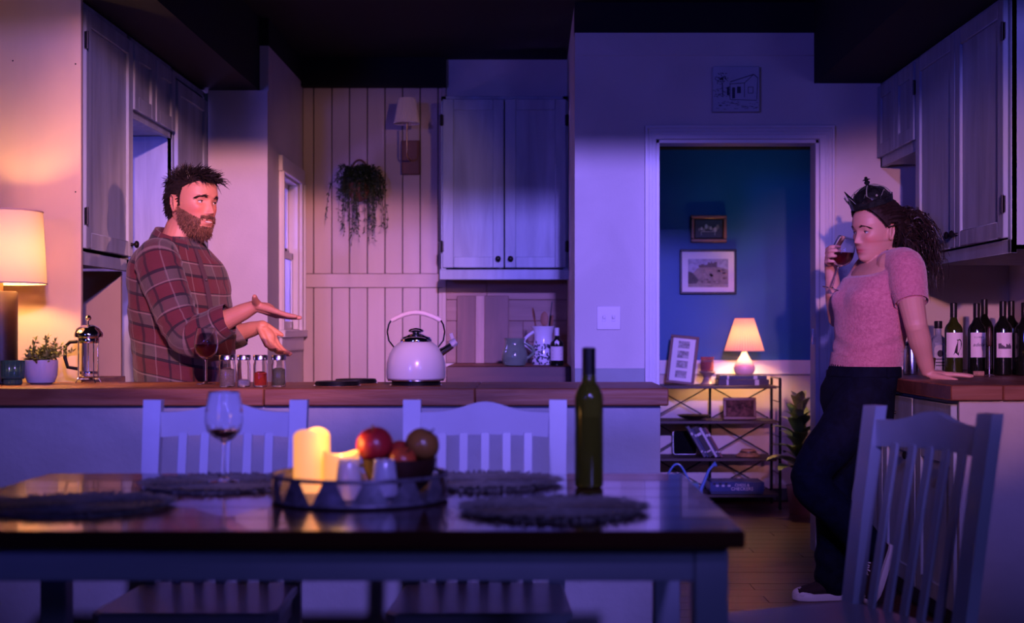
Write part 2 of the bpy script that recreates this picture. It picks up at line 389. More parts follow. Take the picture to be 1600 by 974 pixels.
def cabinet(name, label, W, H, Dp, loc, rz, doors, group='painted kitchen cabinets', rail=0):
    """doors: list of (x0, x1, z0, z1, knob side -1/1/0, knob at bottom/top) ; front face at local y=0, body behind (+y)"""
    t = thing(name, label, 'cabinet', loc, rz, group)
    g = G().box(-W/2, W/2, 0, Dp, .012, .03, .001).box(-W/2, W/2, 0, Dp, H-.018, H, .001).box(-W/2, -W/2+.018, 0, Dp, .012, H, .001).box(W/2-.018, W/2, 0, Dp, .012, H, .001).box(-W/2, W/2, Dp-.01, Dp, .012, H, .001)
    obj('carcass', g, CABP, t)
    f = G().box(-W/2, -W/2+.03, -.004, .02, 0, H, .002).box(W/2-.03, W/2, -.004, .02, 0, H, .002).box(-W/2, W/2, -.004, .02, H-.03, H, .002).box(-W/2, W/2, -.004, .02, 0, .05, .002)
    obj('face_frame', f, CABP, t)
    for (x0, x1, z0, z1, ks, kb) in doors:
        d = door_panel('door', x1-x0, z1-z0, t, CABP); d.location = ((x0+x1)/2, -.005, z0)
        if ks:
            knob(d, ks*((x1-x0)/2-.032), .05 if kb else z1-z0-.06)
            for hz in (.12, z1-z0-.12): hinge(d, -ks*((x1-x0)/2+.006), hz)
    if rail: obj('light_rail', G().box(-W/2-.006, W/2+.006, -.03, .02, 0, rail, .003), CABP, t)
    return t
cabinet('upper_cabinet', 'tall upper cabinet above the man\'s back, single door with black knob', .648, .985, .58, (-1.682, 5.546, 1.335), PI/2, [(-.30, .315, .06, .955, 1, 1)])
cabinet('upper_cabinet', 'short cabinet bridging the blue alcove beside the tall left upper cabinet', .70, .335, .56, (-1.682, 6.224, 1.985), PI/2, [(-.335, -.01, .03, .305, 0, 1), (.01, .335, .03, .305, 0, 1)])
cabinet('tall_cabinet', 'full height cabinet beyond the blue alcove, behind the man\'s head', .645, 2.31, .56, (-1.682, 6.905, .005), PI/2, [(-.30, .30, .9, 2.26, 0, 1), (-.30, .30, .09, .88, 0, 1)])
b = thing('base_cabinet', 'wood niche end and base cabinet under the tall left upper cabinet', 'cabinet', (-1.96, 5.55, 0))
NICHE = pbr('niche wood', (.40, .30, .22), .55, var=.12, vscale=6, stretch=(1, 1, .2))
obj('end_panel', G().box(-.285, .255, .30, .322, .0, 1.335, .002), NICHE, b)
obj('carcass', G().box(-.285, .25, -.32, .30, .08, .862, .002), CABP, b)
obj('worktop', G().box(-.285, .275, -.325, .299, .862, .90, .003), BUTCHER, b)
obj('toe_kick', G().box(-.285, .20, -.32, .30, 0, .08, .001), DKBASE, b)
cabinet('upper_cabinet', 'two-door blue-lit upper cabinet on the back wall over the pitchers', .722, 1.045, .34, (-.152, 8.006, 1.38), 0,
        [(-.35, -.003, .068, 1.025, 1, 1), (.003, .35, .068, 1.025, -1, 1)], rail=.058)
cabinet('upper_cabinet', 'large two-door upper cabinet over the wine bottles at right', 1.186, .935, .62, (1.715, 5.618, 1.365), -PI/2,
        [(-.575, -.003, .055, .915, 1, 1), (.003, .575, .055, .915, -1, 1)])
cabinet('upper_cabinet', 'small two-door upper cabinet beside the doorway above the crown', .684, .41, .60, (1.715, 6.555, 1.889), -PI/2,
        [(-.325, -.003, .045, .39, 0, 1), (.003, .325, .045, .39, 0, 1)])
# right base cabinet and worktop
b = thing('base_cabinet', 'painted base cabinet under the bottles, behind the near right chair', 'cabinet', (1.478, 4.86, 0), 0, 'painted kitchen cabinets')
obj('end_panel', G().box(0, .86, 0, .02, 0, .846, .002), pbr('end panel paint', (.36, .34, .37), .6, var=.06, vscale=5, bump=.2, bscale=25), b)
obj('carcass', G().box(.012, .86, .02, 2.03, .09, .846, .001), CABP, b)
obj('toe_kick', G().box(.06, .86, .02, 2.03, 0, .09, .001), DKBASE, b)
for k in range(4):
    y0 = .03+k*.5
    dr = obj('drawer', G().box(-.018, .012, y0+.01, y0+.49, .69, .83, .003), CABP, b)
    g = G().lathe([(.006, 0), (.005, .008), (.014, .018), (.013, .026), (.003, .03)], 14); g.xf(Matrix.Translation((-.018, y0+.25, .76)) @ Matrix.Rotation(-PI/2, 4, 'Y')); obj('knob', g, IRON, dr)
    d = door_panel('door', .48, .57, b, CABP); d.rotation_euler = (0, 0, -PI/2); d.location = (.012, y0+.25, .105)
    knob(d, .19, .5)
b = thing('worktop', 'dark wood worktop carrying the wine bottles, under the woman\'s hand', 'worktop', (1.44, 4.83, .846))
for k in range(5):
    obj('board', G().box(0+k*.18, .1795+k*.18, 0, 2.068, 0, .0535+random.uniform(0, .0005), .004), BUTCHERD, b)
# far counter
b = thing('base_cabinet', 'dark base cabinet under the pitchers, mostly hidden behind the island', 'cabinet', (-.45, 7.54, 0), 0, 'painted kitchen cabinets')
obj('carcass', G().box(0, .66, 0, .78, .08, .80, .002), CABP, b)
obj('toe_kick', G().box(.02, .66, .05, .78, 0, .08, .001), DKBASE, b)
for k in range(2):
    d = door_panel('door', .315, .64, b, CABP); d.location = (.17+k*.325, 0, .12); knob(d, .12 if k == 0 else -.12, .56)
b = thing('worktop', 'thick dark wood worktop under the jugs on the back wall', 'worktop', (-.453, 7.5, .806))
obj('front_board', G().box(0, .664, 0, .09, 0, .094, .004), pbr('dark counter wood', (.09, .03, .018), .45, var=.3, vscale=8, stretch=(.2, 1, 2)), b)
obj('back_board', G().box(0, .664, .091, .834, .03, .094, .002), BUTCHER, b)
# island
b = thing('kitchen_island', 'long painted island with plain panels between the dining table and kitchen', 'island', (0, 4.58, 0))
obj('front_panel', G().box(-2.2, .42, 0, .02, 0, .842, .002), pbr('island paint', (.46, .45, .47), .6, var=.06, vscale=5, bump=.25, bscale=25), b)
obj('end_panel', G().box(.40, .42, .021, .52, 0, .842, .002), WHITE, b)
obj('back_panel', G().box(-2.2, .399, .50, .52, 0, .842, .002), CABP, b)
obj('base_strip', G().box(-2.2, .424, -.01, -.0005, 0, .09, .002), DKBASE, b)
b = thing('island_worktop', 'thick reddish butcher block top of the island with kettle and spice jars', 'worktop', (0, 4.55, .843))
for (a, c) in ((-2.2, X(412, 4.55)), (X(412, 4.55), X(742, 4.55)), (X(742, 4.55), .445)):
    for k in range(3):
        j = 0 if k == 0 else random.uniform(-.12, .12)
        a2 = a if a < -2.1 else a+j*.0; c2 = c
        obj('board', G().box(a2+.0006, c2-.0006, k*.2+.0004, (k+1)*.2-.0004, 0, .057-random.uniform(0, .0004), .004), BUTCHER, b)
# ------------------------------------------------------------------ dining furniture
t = thing('dining_table', 'dark glossy wooden dining table on blue-grey painted legs', 'table', (0, 2.34, 0))
for k in range(6):
    obj('board', G().box(-1.13, .356, k*.16+.0003, (k+1)*.16-.0003, .72, .75, .003), TABLEM, t)
for (a, c, y0, y1) in ((-1.05, .278, .065, .085), (-1.05, .278, .875, .895)): obj('apron', G().box(a, c, y0, y1, .655, .719, .002), TABLEP, t)
for (a, c) in ((-1.095, -1.075), (.300, .320)): obj('apron', G().box(a, c, .12, .84, .655, .719, .002), TABLEP, t)
for x in (-1.11, .278):
    for y in (.06, .84): obj('leg', G().box(x, x+.058, y, y+.058, 0, .719, .004), TABLEP, t)
def make_chair(label):
    t = thing('dining_chair', label, 'chair', (0, 0, 0), 0, 'painted slat-back dining chairs')
    # seat front towards -y, backrest at +y
    lean = lambda z: .19+max(0, z-.44)*.16
    g = G(); n = 9
    for (zz) in (0,):
        out = [(-.20, .20), (-.215, -.17), (-.19, -.205), (.19, -.205), (.215, -.17), (.20, .20)]
        rings = [[(x*s, y*s, z) for x, y in out] for s, z in ((.97, .412), (1, .418), (1, .434), (.97, .44))]
        g.loft(rings)
    obj('seat', g, CHAIRP, t, ang=30)
    for sx in (-1, 1):
        pts = [(sx*.185, .22, 0), (sx*.185, .19, .42), (sx*.188, lean(.65), .65), (sx*.19, lean(.905), .905)]
        g = G()
        rings = []
        for p, wd in zip(pts, (.034, .042, .042, .046)):
            h = wd/2; rings.append([(p[0]-h, p[1]-.017, p[2]), (p[0]+h, p[1]-.017, p[2]), (p[0]+h, p[1]+.017, p[2]), (p[0]-h, p[1]+.017, p[2])])
        g.loft(rings); obj('post', g, CHAIRP, t, ang=25)
        g = G(); rings = []
        for z, h in ((0, .014), (.38, .02), (.418, .02)):
            rings.append([(sx*.18-h, -.18-h, z), (sx*.18+h, -.18-h, z), (sx*.18+h, -.18+h, z), (sx*.18-h, -.18+h, z)])
        g.loft(rings); obj('leg', g, CHAIRP, t, ang=25)
        obj('side_rail', G().box(sx*.18-.009, sx*.18+.009, -.16, .175, .36, .415, .002), CHAIRP, t)
    obj('front_rail', G().box(-.16, .16, -.189, -.171, .36, .415, .002), CHAIRP, t)
    obj('back_rail', G().box(-.165, .165, .178, .196, .36, .415, .002), CHAIRP, t)
    rings = []
    for k in range(17):
        u = -1+k/8; x = u*.168; y = lean(.86)+.018*(1-u*u)
        arch = .873+.027*math.exp(-(u/.42)**2)
        rings.append([(x, y-.011, .808+.006*(1-u*u)), (x, y-.011, arch), (x, y+.011, arch), (x, y+.011, .808+.006*(1-u*u))])
    obj('crest_rail', G().loft(rings), CHAIRP, t, ang=35)
    for k in range(5):
        x = -.112+k*.056; yy = .016*(1-(x/.168)**2)
        obj('slat', G().bar((x, .187, .43), (x, lean(.82)+yy, .82), .024, .010, .002), CHAIRP, t)
    return t
c1 = make_chair('slat-back chair behind the table, behind the empty wine glass')
c1.location = (X(347, 3.62), 3.41, 0)
c2 = copy_tree(c1); c2['label'] = 'slat-back chair behind the table, behind the fruit bowl with a bright crest'; c2.location = (X(757, 3.62), 3.41, 0)
c3 = copy_tree(c1); c3['label'] = 'slat-back chair in the near right foreground, turned sideways beside the woman'
c3.location = (.672, 3.10, 0); c3.rotation_euler = (0, 0, -math.atan2(.90, .436))
# ------------------------------------------------------------------ things on the island
def P(px, d, z): return (X(px, d), d, z)
# table lamp, left
t = thing('table_lamp', 'lit table lamp with cream drum shade and dark column base at far left', 'lamp', P(2, 4.93, CT))
obj('base', G().lathe([(.050, 0), (.055, .004), (.055, .318), (.050, .325), (.012, .326)], 32), pbr('dark lamp base', (.03, .012, .01), .45, var=.2), t)
obj('stem', G().lathe([(.007, .325), (.007, .42)], 10), BRASS, t)
SH1 = shade_mat('lamp shade linen', (.80, .60, .48), (.85, .60, .44), .085)
rg = lambda r, z, n=40: [(r*math.cos(2*PI*k/n), r*math.sin(2*PI*k/n), z) for k in range(n)]
obj('shade', G().loft([rg(.152, .352), rg(.1385, .604)], False), SH1, t)
for r, z in ((.152, .352), (.1385, .604)): obj('shade_trim', G().tube(rg(r, z), .003, 6, closed=True), SH1, t)
obj('shade_spider', G().tube([(-.138, 0, .59), (.138, 0, .59)], .002, 6).tube([(0, -.138, .59), (0, .138, .59)], .002, 6), BRASS, t)
obj('bulb', G().ball((0, 0, .46), (.028, .028, .036), 16), pbr('bulb', (1, .8, .5), .4, emit=(1, .50, .17), es=420), t)
# votive
t = thing('candle_votive', 'small green ribbed glass votive beside the white plant pot', 'candle holder', P(20, 4.86, CT))
rings = []
for r, z in ((.026, 0), (.030, .004), (.030, .018), (.037, .022), (.039, .082), (.0375, .084), (.0355, .080), (.033, .03), (.02, .026)):
    rings.append([((r+.0012*math.cos(k*PI)) * math.cos(2*PI*k/40), (r+.0012*math.cos(k*PI))*math.sin(2*PI*k/40), z) for k in range(40)])
obj('glass', G().loft(rings), pbr('green glass', (.12, .30, .2), .08, trans=.6), t)
obj('wax', G().lathe([(.031, .028), (.032, .046), (.028, .048), (.004, .047)], 24), pbr('wax', (.55, .6, .5), .5), t)
# small plants
def leaf_card(g, p, d, n, L, W):
    d = d.normalized(); s = d.cross(n).normalized(); nn = s.cross(d); m = g.n()
    g.v += [p, p+d*L*.45+s*W/2+nn*L*.03, p+d*L, p+d*L*.45-s*W/2+nn*L*.03, p+d*L*.5+nn*L*.10]
    g.f += [[m, m+1, m+4], [m+1, m+2, m+4], [m+2, m+3, m+4], [m+3, m, m+4]]
def rv(): return Vector((random.gauss(0, 1), random.gauss(0, 1), random.gauss(0, 1)))
t = thing('potted_plant', 'feathery green plant in a small white pot beside the lamp', 'plant', P(64, 4.93, CT))
POTW = pbr('white ceramic', (.72, .68, .72), .3)
obj('pot', G().lathe([(.034, 0), (.046, .006), (.055, .03), (.0575, .06), (.056, .084), (.052, .085), (.050, .07), (.005, .068)], 32), POTW, t)
LEAF1 = pbr('fresh leaf', (.22, .25, .06), .5, var=.35, vscale=20)
g = G(); gs = G(); random.seed(11)
for k in range(44):
    a = random.uniform(0, 2*PI); ln = random.uniform(.06, .135); tilt = random.uniform(.10, 1.15)
    ln *= .55 if math.cos(a) < -.2 else 1
    q = Vector((random.gauss(0, .014), random.gauss(0, .014), .07)); d = Vector((math.cos(a)*math.sin(tilt), math.sin(a)*math.sin(tilt), math.cos(tilt)))
    pts = [q+d*ln*u+Vector((0, 0, -.02*u*u)) for u in (0, .33, .66, 1)]; gs.tube(pts, .0009, 4)
    for u in range(22):
        pp = q+d*ln*(.15+.85*u/21)+Vector((0, 0, -.02*(u/21)**2)); leaf_card(g, pp, d*.7+rv()*.75, Vector((0, 0, 1))+rv()*.3, random.uniform(.014, .026), .010)
tag(obj('foliage', g, LEAF1, t), kind='stuff'); obj('stems', gs, LEAF1, t)
# french press
t = thing('french_press', 'glass and chrome french press coffee maker beside the leafy pot', 'coffee maker', P(138, 5.05, CT))
obj('beaker', G().lathe([(.034, .012), (.036, .016), (.036, .165), (.0345, .165), (.0345, .018), (.005, .016)], 28), GLASS, t)
obj('lid', G().lathe([(.037, .162), (.050, .163), (.052, .172), (.050, .180), (.040, .196), (.022, .206), (.006, .209)], 32), CHROME, t)
obj('collar', G().lathe([(.0375, .142), (.0385, .144), (.0385, .160), (.0375, .162)], 28), CHROME, t)
obj('plunger_knob', G().lathe([(.0025, .205), (.0025, .222), (.009, .226), (.011, .233), (.007, .241), (.002, .243)], 16), CHROME, t)
obj('plunger', G().tube([(0, 0, .03), (0, 0, .2)], .0022, 8).lathe([(.032, .032), (.033, .036), (.032, .042), (.005, .043)], 24), CHROME, t)
fr = G()
for k in range(4):
    a = PI/4+k*PI/2; c, s = math.cos(a), math.sin(a)
    fr.tube([(c*.050, s*.050, .0), (c*.042, s*.042, .012), (c*.0385, s*.0385, .02), (c*.0385, s*.0385, .15)], .0022, 6)
fr.tube([(.0385*math.cos(2*PI*k/24), .0385*math.sin(2*PI*k/24), .022) for k in range(24)], .002, 6, closed=True)
obj('frame', fr, CHROME, t)
obj('handle', G().tube([(-.038, 0, .148), (-.066, 0, .146), (-.082, 0, .13), (-.084, 0, .09), (-.074, 0, .056), (-.038, 0, .05)], .0065, 10), IRON, t)
# wine glasses
def wine_glass(label, loc, s=1.0, fill=.35, cat='wine glass', group='wine glasses'):
    t = thing('wine_glass', label, cat, loc, 0, group)
    prof = [(.034, 0), (.034, .0015), (.012, .004), (.0035, .010), (.0033, .078), (.006, .086), (.022, .095), (.036, .110), (.0415, .130), (.0405, .155), (.0335, .195), (.0325, .1965), (.0315, .195), (.0388, .155), (.0398, .130), (.034, .112), (.021, .0985), (.004, .091)]
    obj('glass', G().lathe([(r*s, z*s) for r, z in prof], 32), GLASS, t)
    top = .092+fill*.10
    ins = [(.003, .0925), (.020, .0995), (.033, .113), (.0390, .130), (.0386, .14), (.0379, .155)]
    pr = [(r, z) for r, z in ins if z < top]; last = pr[-1]; nxt = [p for p in ins if p[1] >= top][:1] or [last]
    q = (top-last[1])/max(1e-6, nxt[0][1]-last[1]) if nxt[0] != last else 0
    pr.append((last[0]+(nxt[0][0]-last[0])*q, top))
    pr.append((.002, top))
    obj('wine', G().lathe([(r*s, z*s) for r, z in pr], 32), WINE, t)
    return t
wine_glass('half-full red wine glass on the island in front of the man', P(322, 4.93, CT), 1.0, .47)
# spice jars
fills = [('beige spice', (.30, .22, .15), .78), ('white salt', (.55, .48, .45), .25), ('red paprika', (.45, .035, .01), .62), ('green herbs', (.16, .15, .07), .80)]
for (px, r, lab), (fn, fc, fh) in zip(((355, .0265, 'leftmost spice jar in the row of four, filled with grey-brown spice'), (381, .022, 'nearly empty spice jar, second in the row of four'), (407, .0235, 'spice jar of red paprika, third in the row of four'), (435.5, .0235, 'rightmost spice jar in the row, filled with dried herbs')), fills):
    t = thing('spice_jar', lab, 'jar', P(px, 4.67, CT), 0, 'spice jars in a row on the island')
    obj('glass', G().lathe([(r-.003, 0), (r, .003), (r, .074), (r-.003, .082), (r-.003, .092), (r-.0045, .092), (r-.0045, .081), (r-.002, .073), (r-.002, .004), (.002, .003)], 24), GLASS, t)
    obj('lid', G().lathe([(r-.001, .0885), (r+.0005, .090), (r+.0005, .104), (r-.001, .106), (.002, .1062)], 24), STEEL, t)
    obj('spice', G().lathe([(.002, .0045), (r-.0028, .005), (r-.0028, .004+.068*fh), (r*.4, .009+.068*fh), (.001, .007+.068*fh)], 20), pbr(fn, fc, .9, var=.3, vscale=300, bump=.3, bscale=400), t)
# burners and kettle
def burner(lab, loc, r):
    t = thing('stove_burner', lab, 'burner', loc, 0, 'burners set in the island top')
    obj('drip_pan', G().lathe([(r*.98, 0), (r*1.02, .003), (r*.96, .006), (r*.5, .002), (.004, .002)], 40), CHROME, t)
    for k in range(4):
        rr = r*(.25+.22*k); obj('coil', G().tube([(rr*math.cos(2*PI*j/32), rr*math.sin(2*PI*j/32), .009) for j in range(32)], .0045, 8, closed=True), IRON, t)
    obj('plate', G().lathe([(r*.9, .0125), (r*.93, .0135), (r*.93, .0165), (r*.9, .0175), (.004, .0175)], 40), IRON, t)
burner('black burner disc on the island, nearer of the pair left of the kettle', P(527, 4.72, CT), .078)
burner('black burner disc on the island, farther of the pair left of the kettle', P(556, 4.95, CT), .076)
burner('black burner disc directly under the white kettle', P(650, 4.76, CT), .088)
t = thing('kettle', 'white enamel whistling kettle with chrome lid on the island', 'kettle', P(650, 4.76, CT+.018))
obj('body', G().lathe([(.080, .0), (.093, .002), (.099, .008), (.1005, .03), (.0985, .06), (.091, .088), (.077, .112), (.060, .127), (.052, .131), (.02, .132)], 48), pbr('kettle enamel', (.74, .70, .72), .22, coat=.4), t)
obj('base_ring', G().lathe([(.078, -.0005), (.095, -.0005), (.0955, .004), (.094, .005)], 40), CHROME, t)
l = obj('lid', G().lathe([(.052, .129), (.0535, .133), (.052, .140), (.047, .146), (.034, .150), (.024, .156), (.010, .160)], 36), CHROME, t)
obj('knob', G().lathe([(.006, .157), (.014, .161), (.024, .164), (.027, .168), (.022, .173), (.008, .177), (.002, .178)], 24), CHROME, l)
hp = [(-.075, 0, .113), (-.092, 0, .135), (-.097, 0, .165), (-.092, 0, .190), (-.084, 0, .203)]
obj('handle_wire', G().tube(hp, .0028, 8), CHROME, t); obj('handle_wire', G().tube([(-p[0], p[1], p[2]) for p in hp], .0028, 8), CHROME, t)
gp = [Vector((-.084+.168*k/14, 0, .203+.027*math.sin(PI*k/14))) for k in range(15)]
obj('grip', G().tube(gp, [.0075+.0012*(k % 2) for k in range(15)], 12), pbr('grip wrap', (.62, .5, .5), .6), t)
sp = G().tube([(.070, 0, .086), (.098, 0, .103), (.122, 0, .119)], [.016, .0125, .0115], 20); obj('spout', sp, CHROME, t)
c = obj('whistle_cap', G().tube([(.118, 0, .122), (.136, 0, .134)], [.014, .013], 16).bar((.126, 0, .134), (.118, 0, .160), .012, .006, .001), pbr('clear plastic', (.8, .75, .85), .15, trans=.7), t)
# ------------------------------------------------------------------ back counter
d = 7.62
def jug(name, lab, px, dd, prof, m, hx, hz, hr, side):
    t = thing(name, lab, 'jug', P(px, dd, CT)); obj('body', G().lathe(prof, 36), m, t)
    pts = [Vector((side*(hx+hr*math.sin(PI*k/10)), 0, hz[0]+(hz[1]-hz[0])*k/10)) for k in range(11)]
    obj('handle', G().tube(pts, .0085, 10), m, t); return t
t = jug('green_jug', 'round grey-green ceramic jug with leaf relief on the back counter', 804, 7.60,
        [(.045, 0), (.058, .004), (.069, .03), (.071, .055), (.064, .085), (.054, .11), (.052, .135), (.058, .150), (.055, .150), (.049, .136), (.05, .11), (.06, .06), (.01, .03)],
        pbr('grey green glaze', (.16, .21, .15), .15, var=.15, vscale=12), .055, (.035, .125), .05, 1)
g = G().tube([(.016*math.cos(2*PI*k/20), -.069+.004*abs(math.cos(2*PI*k/20)), .062+.02*math.sin(2*PI*k/20)) for k in range(20)], .0022, 6, closed=True); g.tube([(0, -.071, .045), (0, -.070, .078)], .002, 6)
obj('leaf_relief', g, MT['grey green glaze'], t)
t = jug('white_pitcher', 'white pitcher painted with dark flowers holding wooden utensils', 849, 7.72,
        [(.045, 0), (.058, .004), (.066, .03), (.067, .06), (.060, .10), (.050, .14), (.050, .17), (.060, .205), (.066, .215), (.062, .214), (.046, .17), (.047, .14), (.055, .10), (.06, .05), (.01, .02)],
        pbr('pitcher glaze', (.75, .70, .76), .18), .046, (.06, .19), .062, -1)
g = G(); random.seed(5)
for k in range(130):
    a = random.uniform(PI*1.0, PI*2.0); z = random.uniform(.015, .12); r = .0665 if z < .07 else .0665-(z-.07)*.16
    c = Vector((math.cos(a)*r, math.sin(a)*r, z)); dd_ = Vector((-math.sin(a), math.cos(a), 0))*random.uniform(-1, 1)+Vector((0, 0, random.uniform(-1, 1)))
    leaf_card(g, c+Vector((math.cos(a), math.sin(a), 0))*.0015, dd_, Vector((math.cos(a), math.sin(a), 0)), random.uniform(.010, .024), .010)
obj('painted_flowers', g, pbr('flower glaze', (.03, .035, .06), .3), t)
SPOONW = pbr('spoon wood', (.28, .12, .07), .6, var=.2)
def spoon(lab, base, tip, head, m, blade=False):
    base = Vector(base); tip = Vector(tip); t = thing('slotted_spatula' if blade else 'wooden_spoon', lab, 'utensil', base, 0, 'utensils in the white pitcher')
    v = tip-base; obj('handle', G().tube([(0, 0, 0), v*.72], [.004, .005], 8), m, t)
    q = v.to_track_quat('Z', 'Y').to_matrix().to_4x4(); q.translation = v*.7
    if blade:
        g = G().box(-.032, .032, -.002, .002, 0, .012, .001).box(-.032, .032, -.002, .002, .070, .078, .001)
        for k in range(5): x = -.032+k*.0145; g.box(x, x+.006, -.002, .002, .01, .072, .001)
        obj('blade', g.xf(q), m, t)
    else:
        obj('bowl', G().ball((0, 0, .035), (head, .006, .042), 16).xf(q), m, t)
    return t
pc = Vector(P(849, 7.72, CT+.03))
spoon('wooden spoon leaning left out of the white pitcher', pc+Vector((-.012, 0, 0)), pc+Vector((-.062, .01, .305)), .024, SPOONW)
spoon('wooden spoon standing upright behind the others in the white pitcher', pc+Vector((.002, .014, 0)), pc+Vector((.006, .03, .27)), .022, SPOONW)
spoon('reddish wooden spoon leaning right out of the white pitcher', pc+Vector((.010, .0, 0)), pc+Vector((.05, .02, .245)), .020, SPOONW)
spoon('black slotted spatula sticking out of the white pitcher', pc+Vector((.012, -.012, 0)), pc+Vector((.050, -.014, .345)), .03, FOIL, True)
def bottle(name, lab, loc, h=.30, r=.0365, m=DARKGL, label=None, cap=FOIL, neck=.0135, group=None, cat='bottle', liquid=None, shoulder=.62, label_m=None):
    t = thing(name, lab, cat, loc, 0, group)
    sh = h*shoulder
    prof = [(r*.8, 0), (r*.98, .003), (r, .008), (r, sh), (r*.97, sh+h*.03), (r*.80, sh+h*.075), (r*.52, sh+h*.115), (neck*1.1, sh+h*.16), (neck, sh+h*.20), (neck, h*.985), (neck*.7, h), (.002, h)]
    obj('body', G().lathe(prof, 32), m, t)
    obj('capsule', G().lathe([(neck+.0004, h*.80), (neck+.0010, h*.802), (neck+.0010, h*.998), (neck*.8, h+.0016), (.002, h+.0016)], 24), cap, t)
    if label:
        z0, z1, half = label; n = 20
        lm = label_m or PAPER
        rows = [[((r+.0006)*math.sin(a), -(r+.0006)*math.cos(a), z) for a in [half*(2*k/n-1) for k in range(n+1)]] for z in (z0, z1)]
        rows2 = [[((r+.0001)*math.sin(a), -(r+.0001)*math.cos(a), z) for a in [half*(2*k/n-1) for k in range(n+1)]] for z in (z0, z1)]
        lo = obj('label', G().grid([rows2[0], rows[0], rows[1], rows2[1]]), lm, t)
        return t, lo
    return t, None
def wrap(g, r):                                       # bend flat lettering (x, z) around the bottle front
    for i, v in enumerate(g.v):
        a = v[0]/r; g.v[i] = Vector(((r+.0012-v[1])*math.sin(a), -(r+.0012-v[1])*math.cos(a), v[2]))
    return g
def wrap_text(body, size, r, z, parent, x=0, shear=0):
    me = text_mesh(body, size, .0002, shear)
    for v in me.vertices:
        a = (v.co.x+x)/r; rr = r+.0011+v.co.z; v.co = Vector((rr*math.sin(a), -rr*math.cos(a), z+v.co.y))
    return obj('lettering', me, INK, parent)
t, l = bottle('sauce_bottle', 'small dark bottle with white label beside the floral pitcher', P(870, 7.60, CT), .205, .036, DARKGL, (.03, .105, 1.2), pbr('bottle cap', (.6, .55, .6), .4), .012, None, 'bottle', shoulder=.58)
obj('label_crest', wrap(G().prism([(-.010, .112), (.010, .112), (.012, .132), (0, .142), (-.012, .132)], -.0003, .0003), .035), PAPER, t)
for z, s in ((.083, .014), (.062, .011), (.044, .009)): obj('print_line', wrap(G().box(-.024, .024, -.0002, .0002, z, z+s*.25, 0), .0362), INK, l)
# cutting board leaning on the splashback
t = thing('cutting_board', 'tall cutting board of mixed dark and pale wood strips leaning on the backsplash', 'cutting board', P(754, 8.24, CT+.001))
t.rotation_euler = (-.13, 0, 0)
for k, (a, b, c) in enumerate(((-.152, -.042, (.16, .07, .045)), (-.042, .010, (.42, .27, .2)), (.010, .152, (.17, .08, .055)))):
    obj('strip', G().box(a, b, 0, .018, 0, .40, .002), pbr('board wood %d' % k, c, .5, var=.22, vscale=7, stretch=(2.5, 1, .3)), t)
# ------------------------------------------------------------------ wall things
t = thing('wall_sconce', 'wall sconce with small pleated shade and wooden backplate on plank wall', 'sconce', at(642, 247, 8.326))
obj('backplate', G().box(-.053, .053, -.022, 0, -.10, .10, .003), pbr('sconce wood', (.16, .055, .03), .5, var=.25, stretch=(3, 1, .5)), t)
obj('plate_frame', G().box(-.053, -.047, -.027, -.021, -.10, .10, .002).box(.047, .053, -.027, -.021, -.10, .10, .002).box(-.053, .053, -.027, -.021, .094, .10, .002).box(-.053, .053, -.027, -.021, -.10, -.094, .002), MT['sconce wood'], t)
yo = -.27
obj('arm', G().tube([(0, -.02, -.02), (0, -.12, -.022), (0, yo+.03, -.02), (0, yo+.006, -.005), (0, yo, .02), (0, yo, .19)], .005, 10), BRASS, t)
SH2 = shade_mat('pleated shade cloth', (.85, .74, .60), (.5, .4, .3), .15)
n = 72
def pleat(r, z, amp): return [((r+amp*(1 if k % 2 else -1))*math.cos(2*PI*k/n), (r+amp*(1 if k % 2 else -1))*math.sin(2*PI*k/n)+yo, z) for k in range(n)]
obj('shade', G().loft([pleat(.073, .165, .0018), pleat(.049, .305, .0012)], False), SH2, t, ang=10)
for r_, z_ in ((.074, .165), (.0495, .305)): obj('shade_trim', G().tube([(r_*math.cos(2*PI*k/32), r_*math.sin(2*PI*k/32)+yo, z_) for k in range(32)], .0025, 6, closed=True), SH2, t)
obj('bulb', G().ball((0, yo, .225), (.018, .018, .03), 14), POTW, t)
t = thing('hanging_plant', 'trailing green plant in a round wicker basket hung on plank wall', 'plant', at(563, 290, 8.30))
WICK = pbr('wicker', (.12, .05, .03), .7, var=.3, vscale=60)
obj('basket', G().lathe([(.012, -.10), (.045, -.085), (.070, -.05), (.078, 0), (.076, .004), (.068, -.045), (.03, -.07)], 24, (0, -.055, 0)), WICK, t)
obj('loop_handle', G().tube([(.062*math.cos(PI*k/16), -.045, .0+.145*math.sin(PI*k/16)) for k in range(17)], .006, 8), WICK, t)
g = G(); gs = G(); random.seed(3)
for k in range(95):
    a = random.uniform(PI*.95, PI*2.05) if k % 5 else random.uniform(0, PI); r0 = random.uniform(.0, .055)
    tail = k < 42
    p = Vector((r0*math.cos(a), -.06+r0*math.sin(a)*.8, random.uniform(.0, .07))); out = random.uniform(.03, .115)
    L = random.uniform(.16, .36) if tail else random.uniform(.05, .13)
    pts = [p]; sx = random.choice((-1, 1)) if tail else 0
    for u in range(1, 9):
        f = u/8; e = 1-(1-f)**2
        pts.append(p+Vector((math.cos(a)*out*e+(sx*.03*e), max(math.sin(a)*out*e*.8, -.12), .05*math.sin(PI*min(1, f*1.2))-L*f*f))+rv()*.003)
    for q in pts: q.y = min(q.y, -.012)
    gs.tube(pts, .0011, 4)
    for u in range(8):
        for z in range(5 if tail else 7):
            q = pts[u].lerp(pts[u+1], random.random()); dr = (pts[u+1]-pts[u]).normalized()*.8+rv()*.55
            if q.y > -.02: dr.y = -abs(dr.y)
            leaf_card(g, q, dr, rv(), random.uniform(.018, .030), .007)
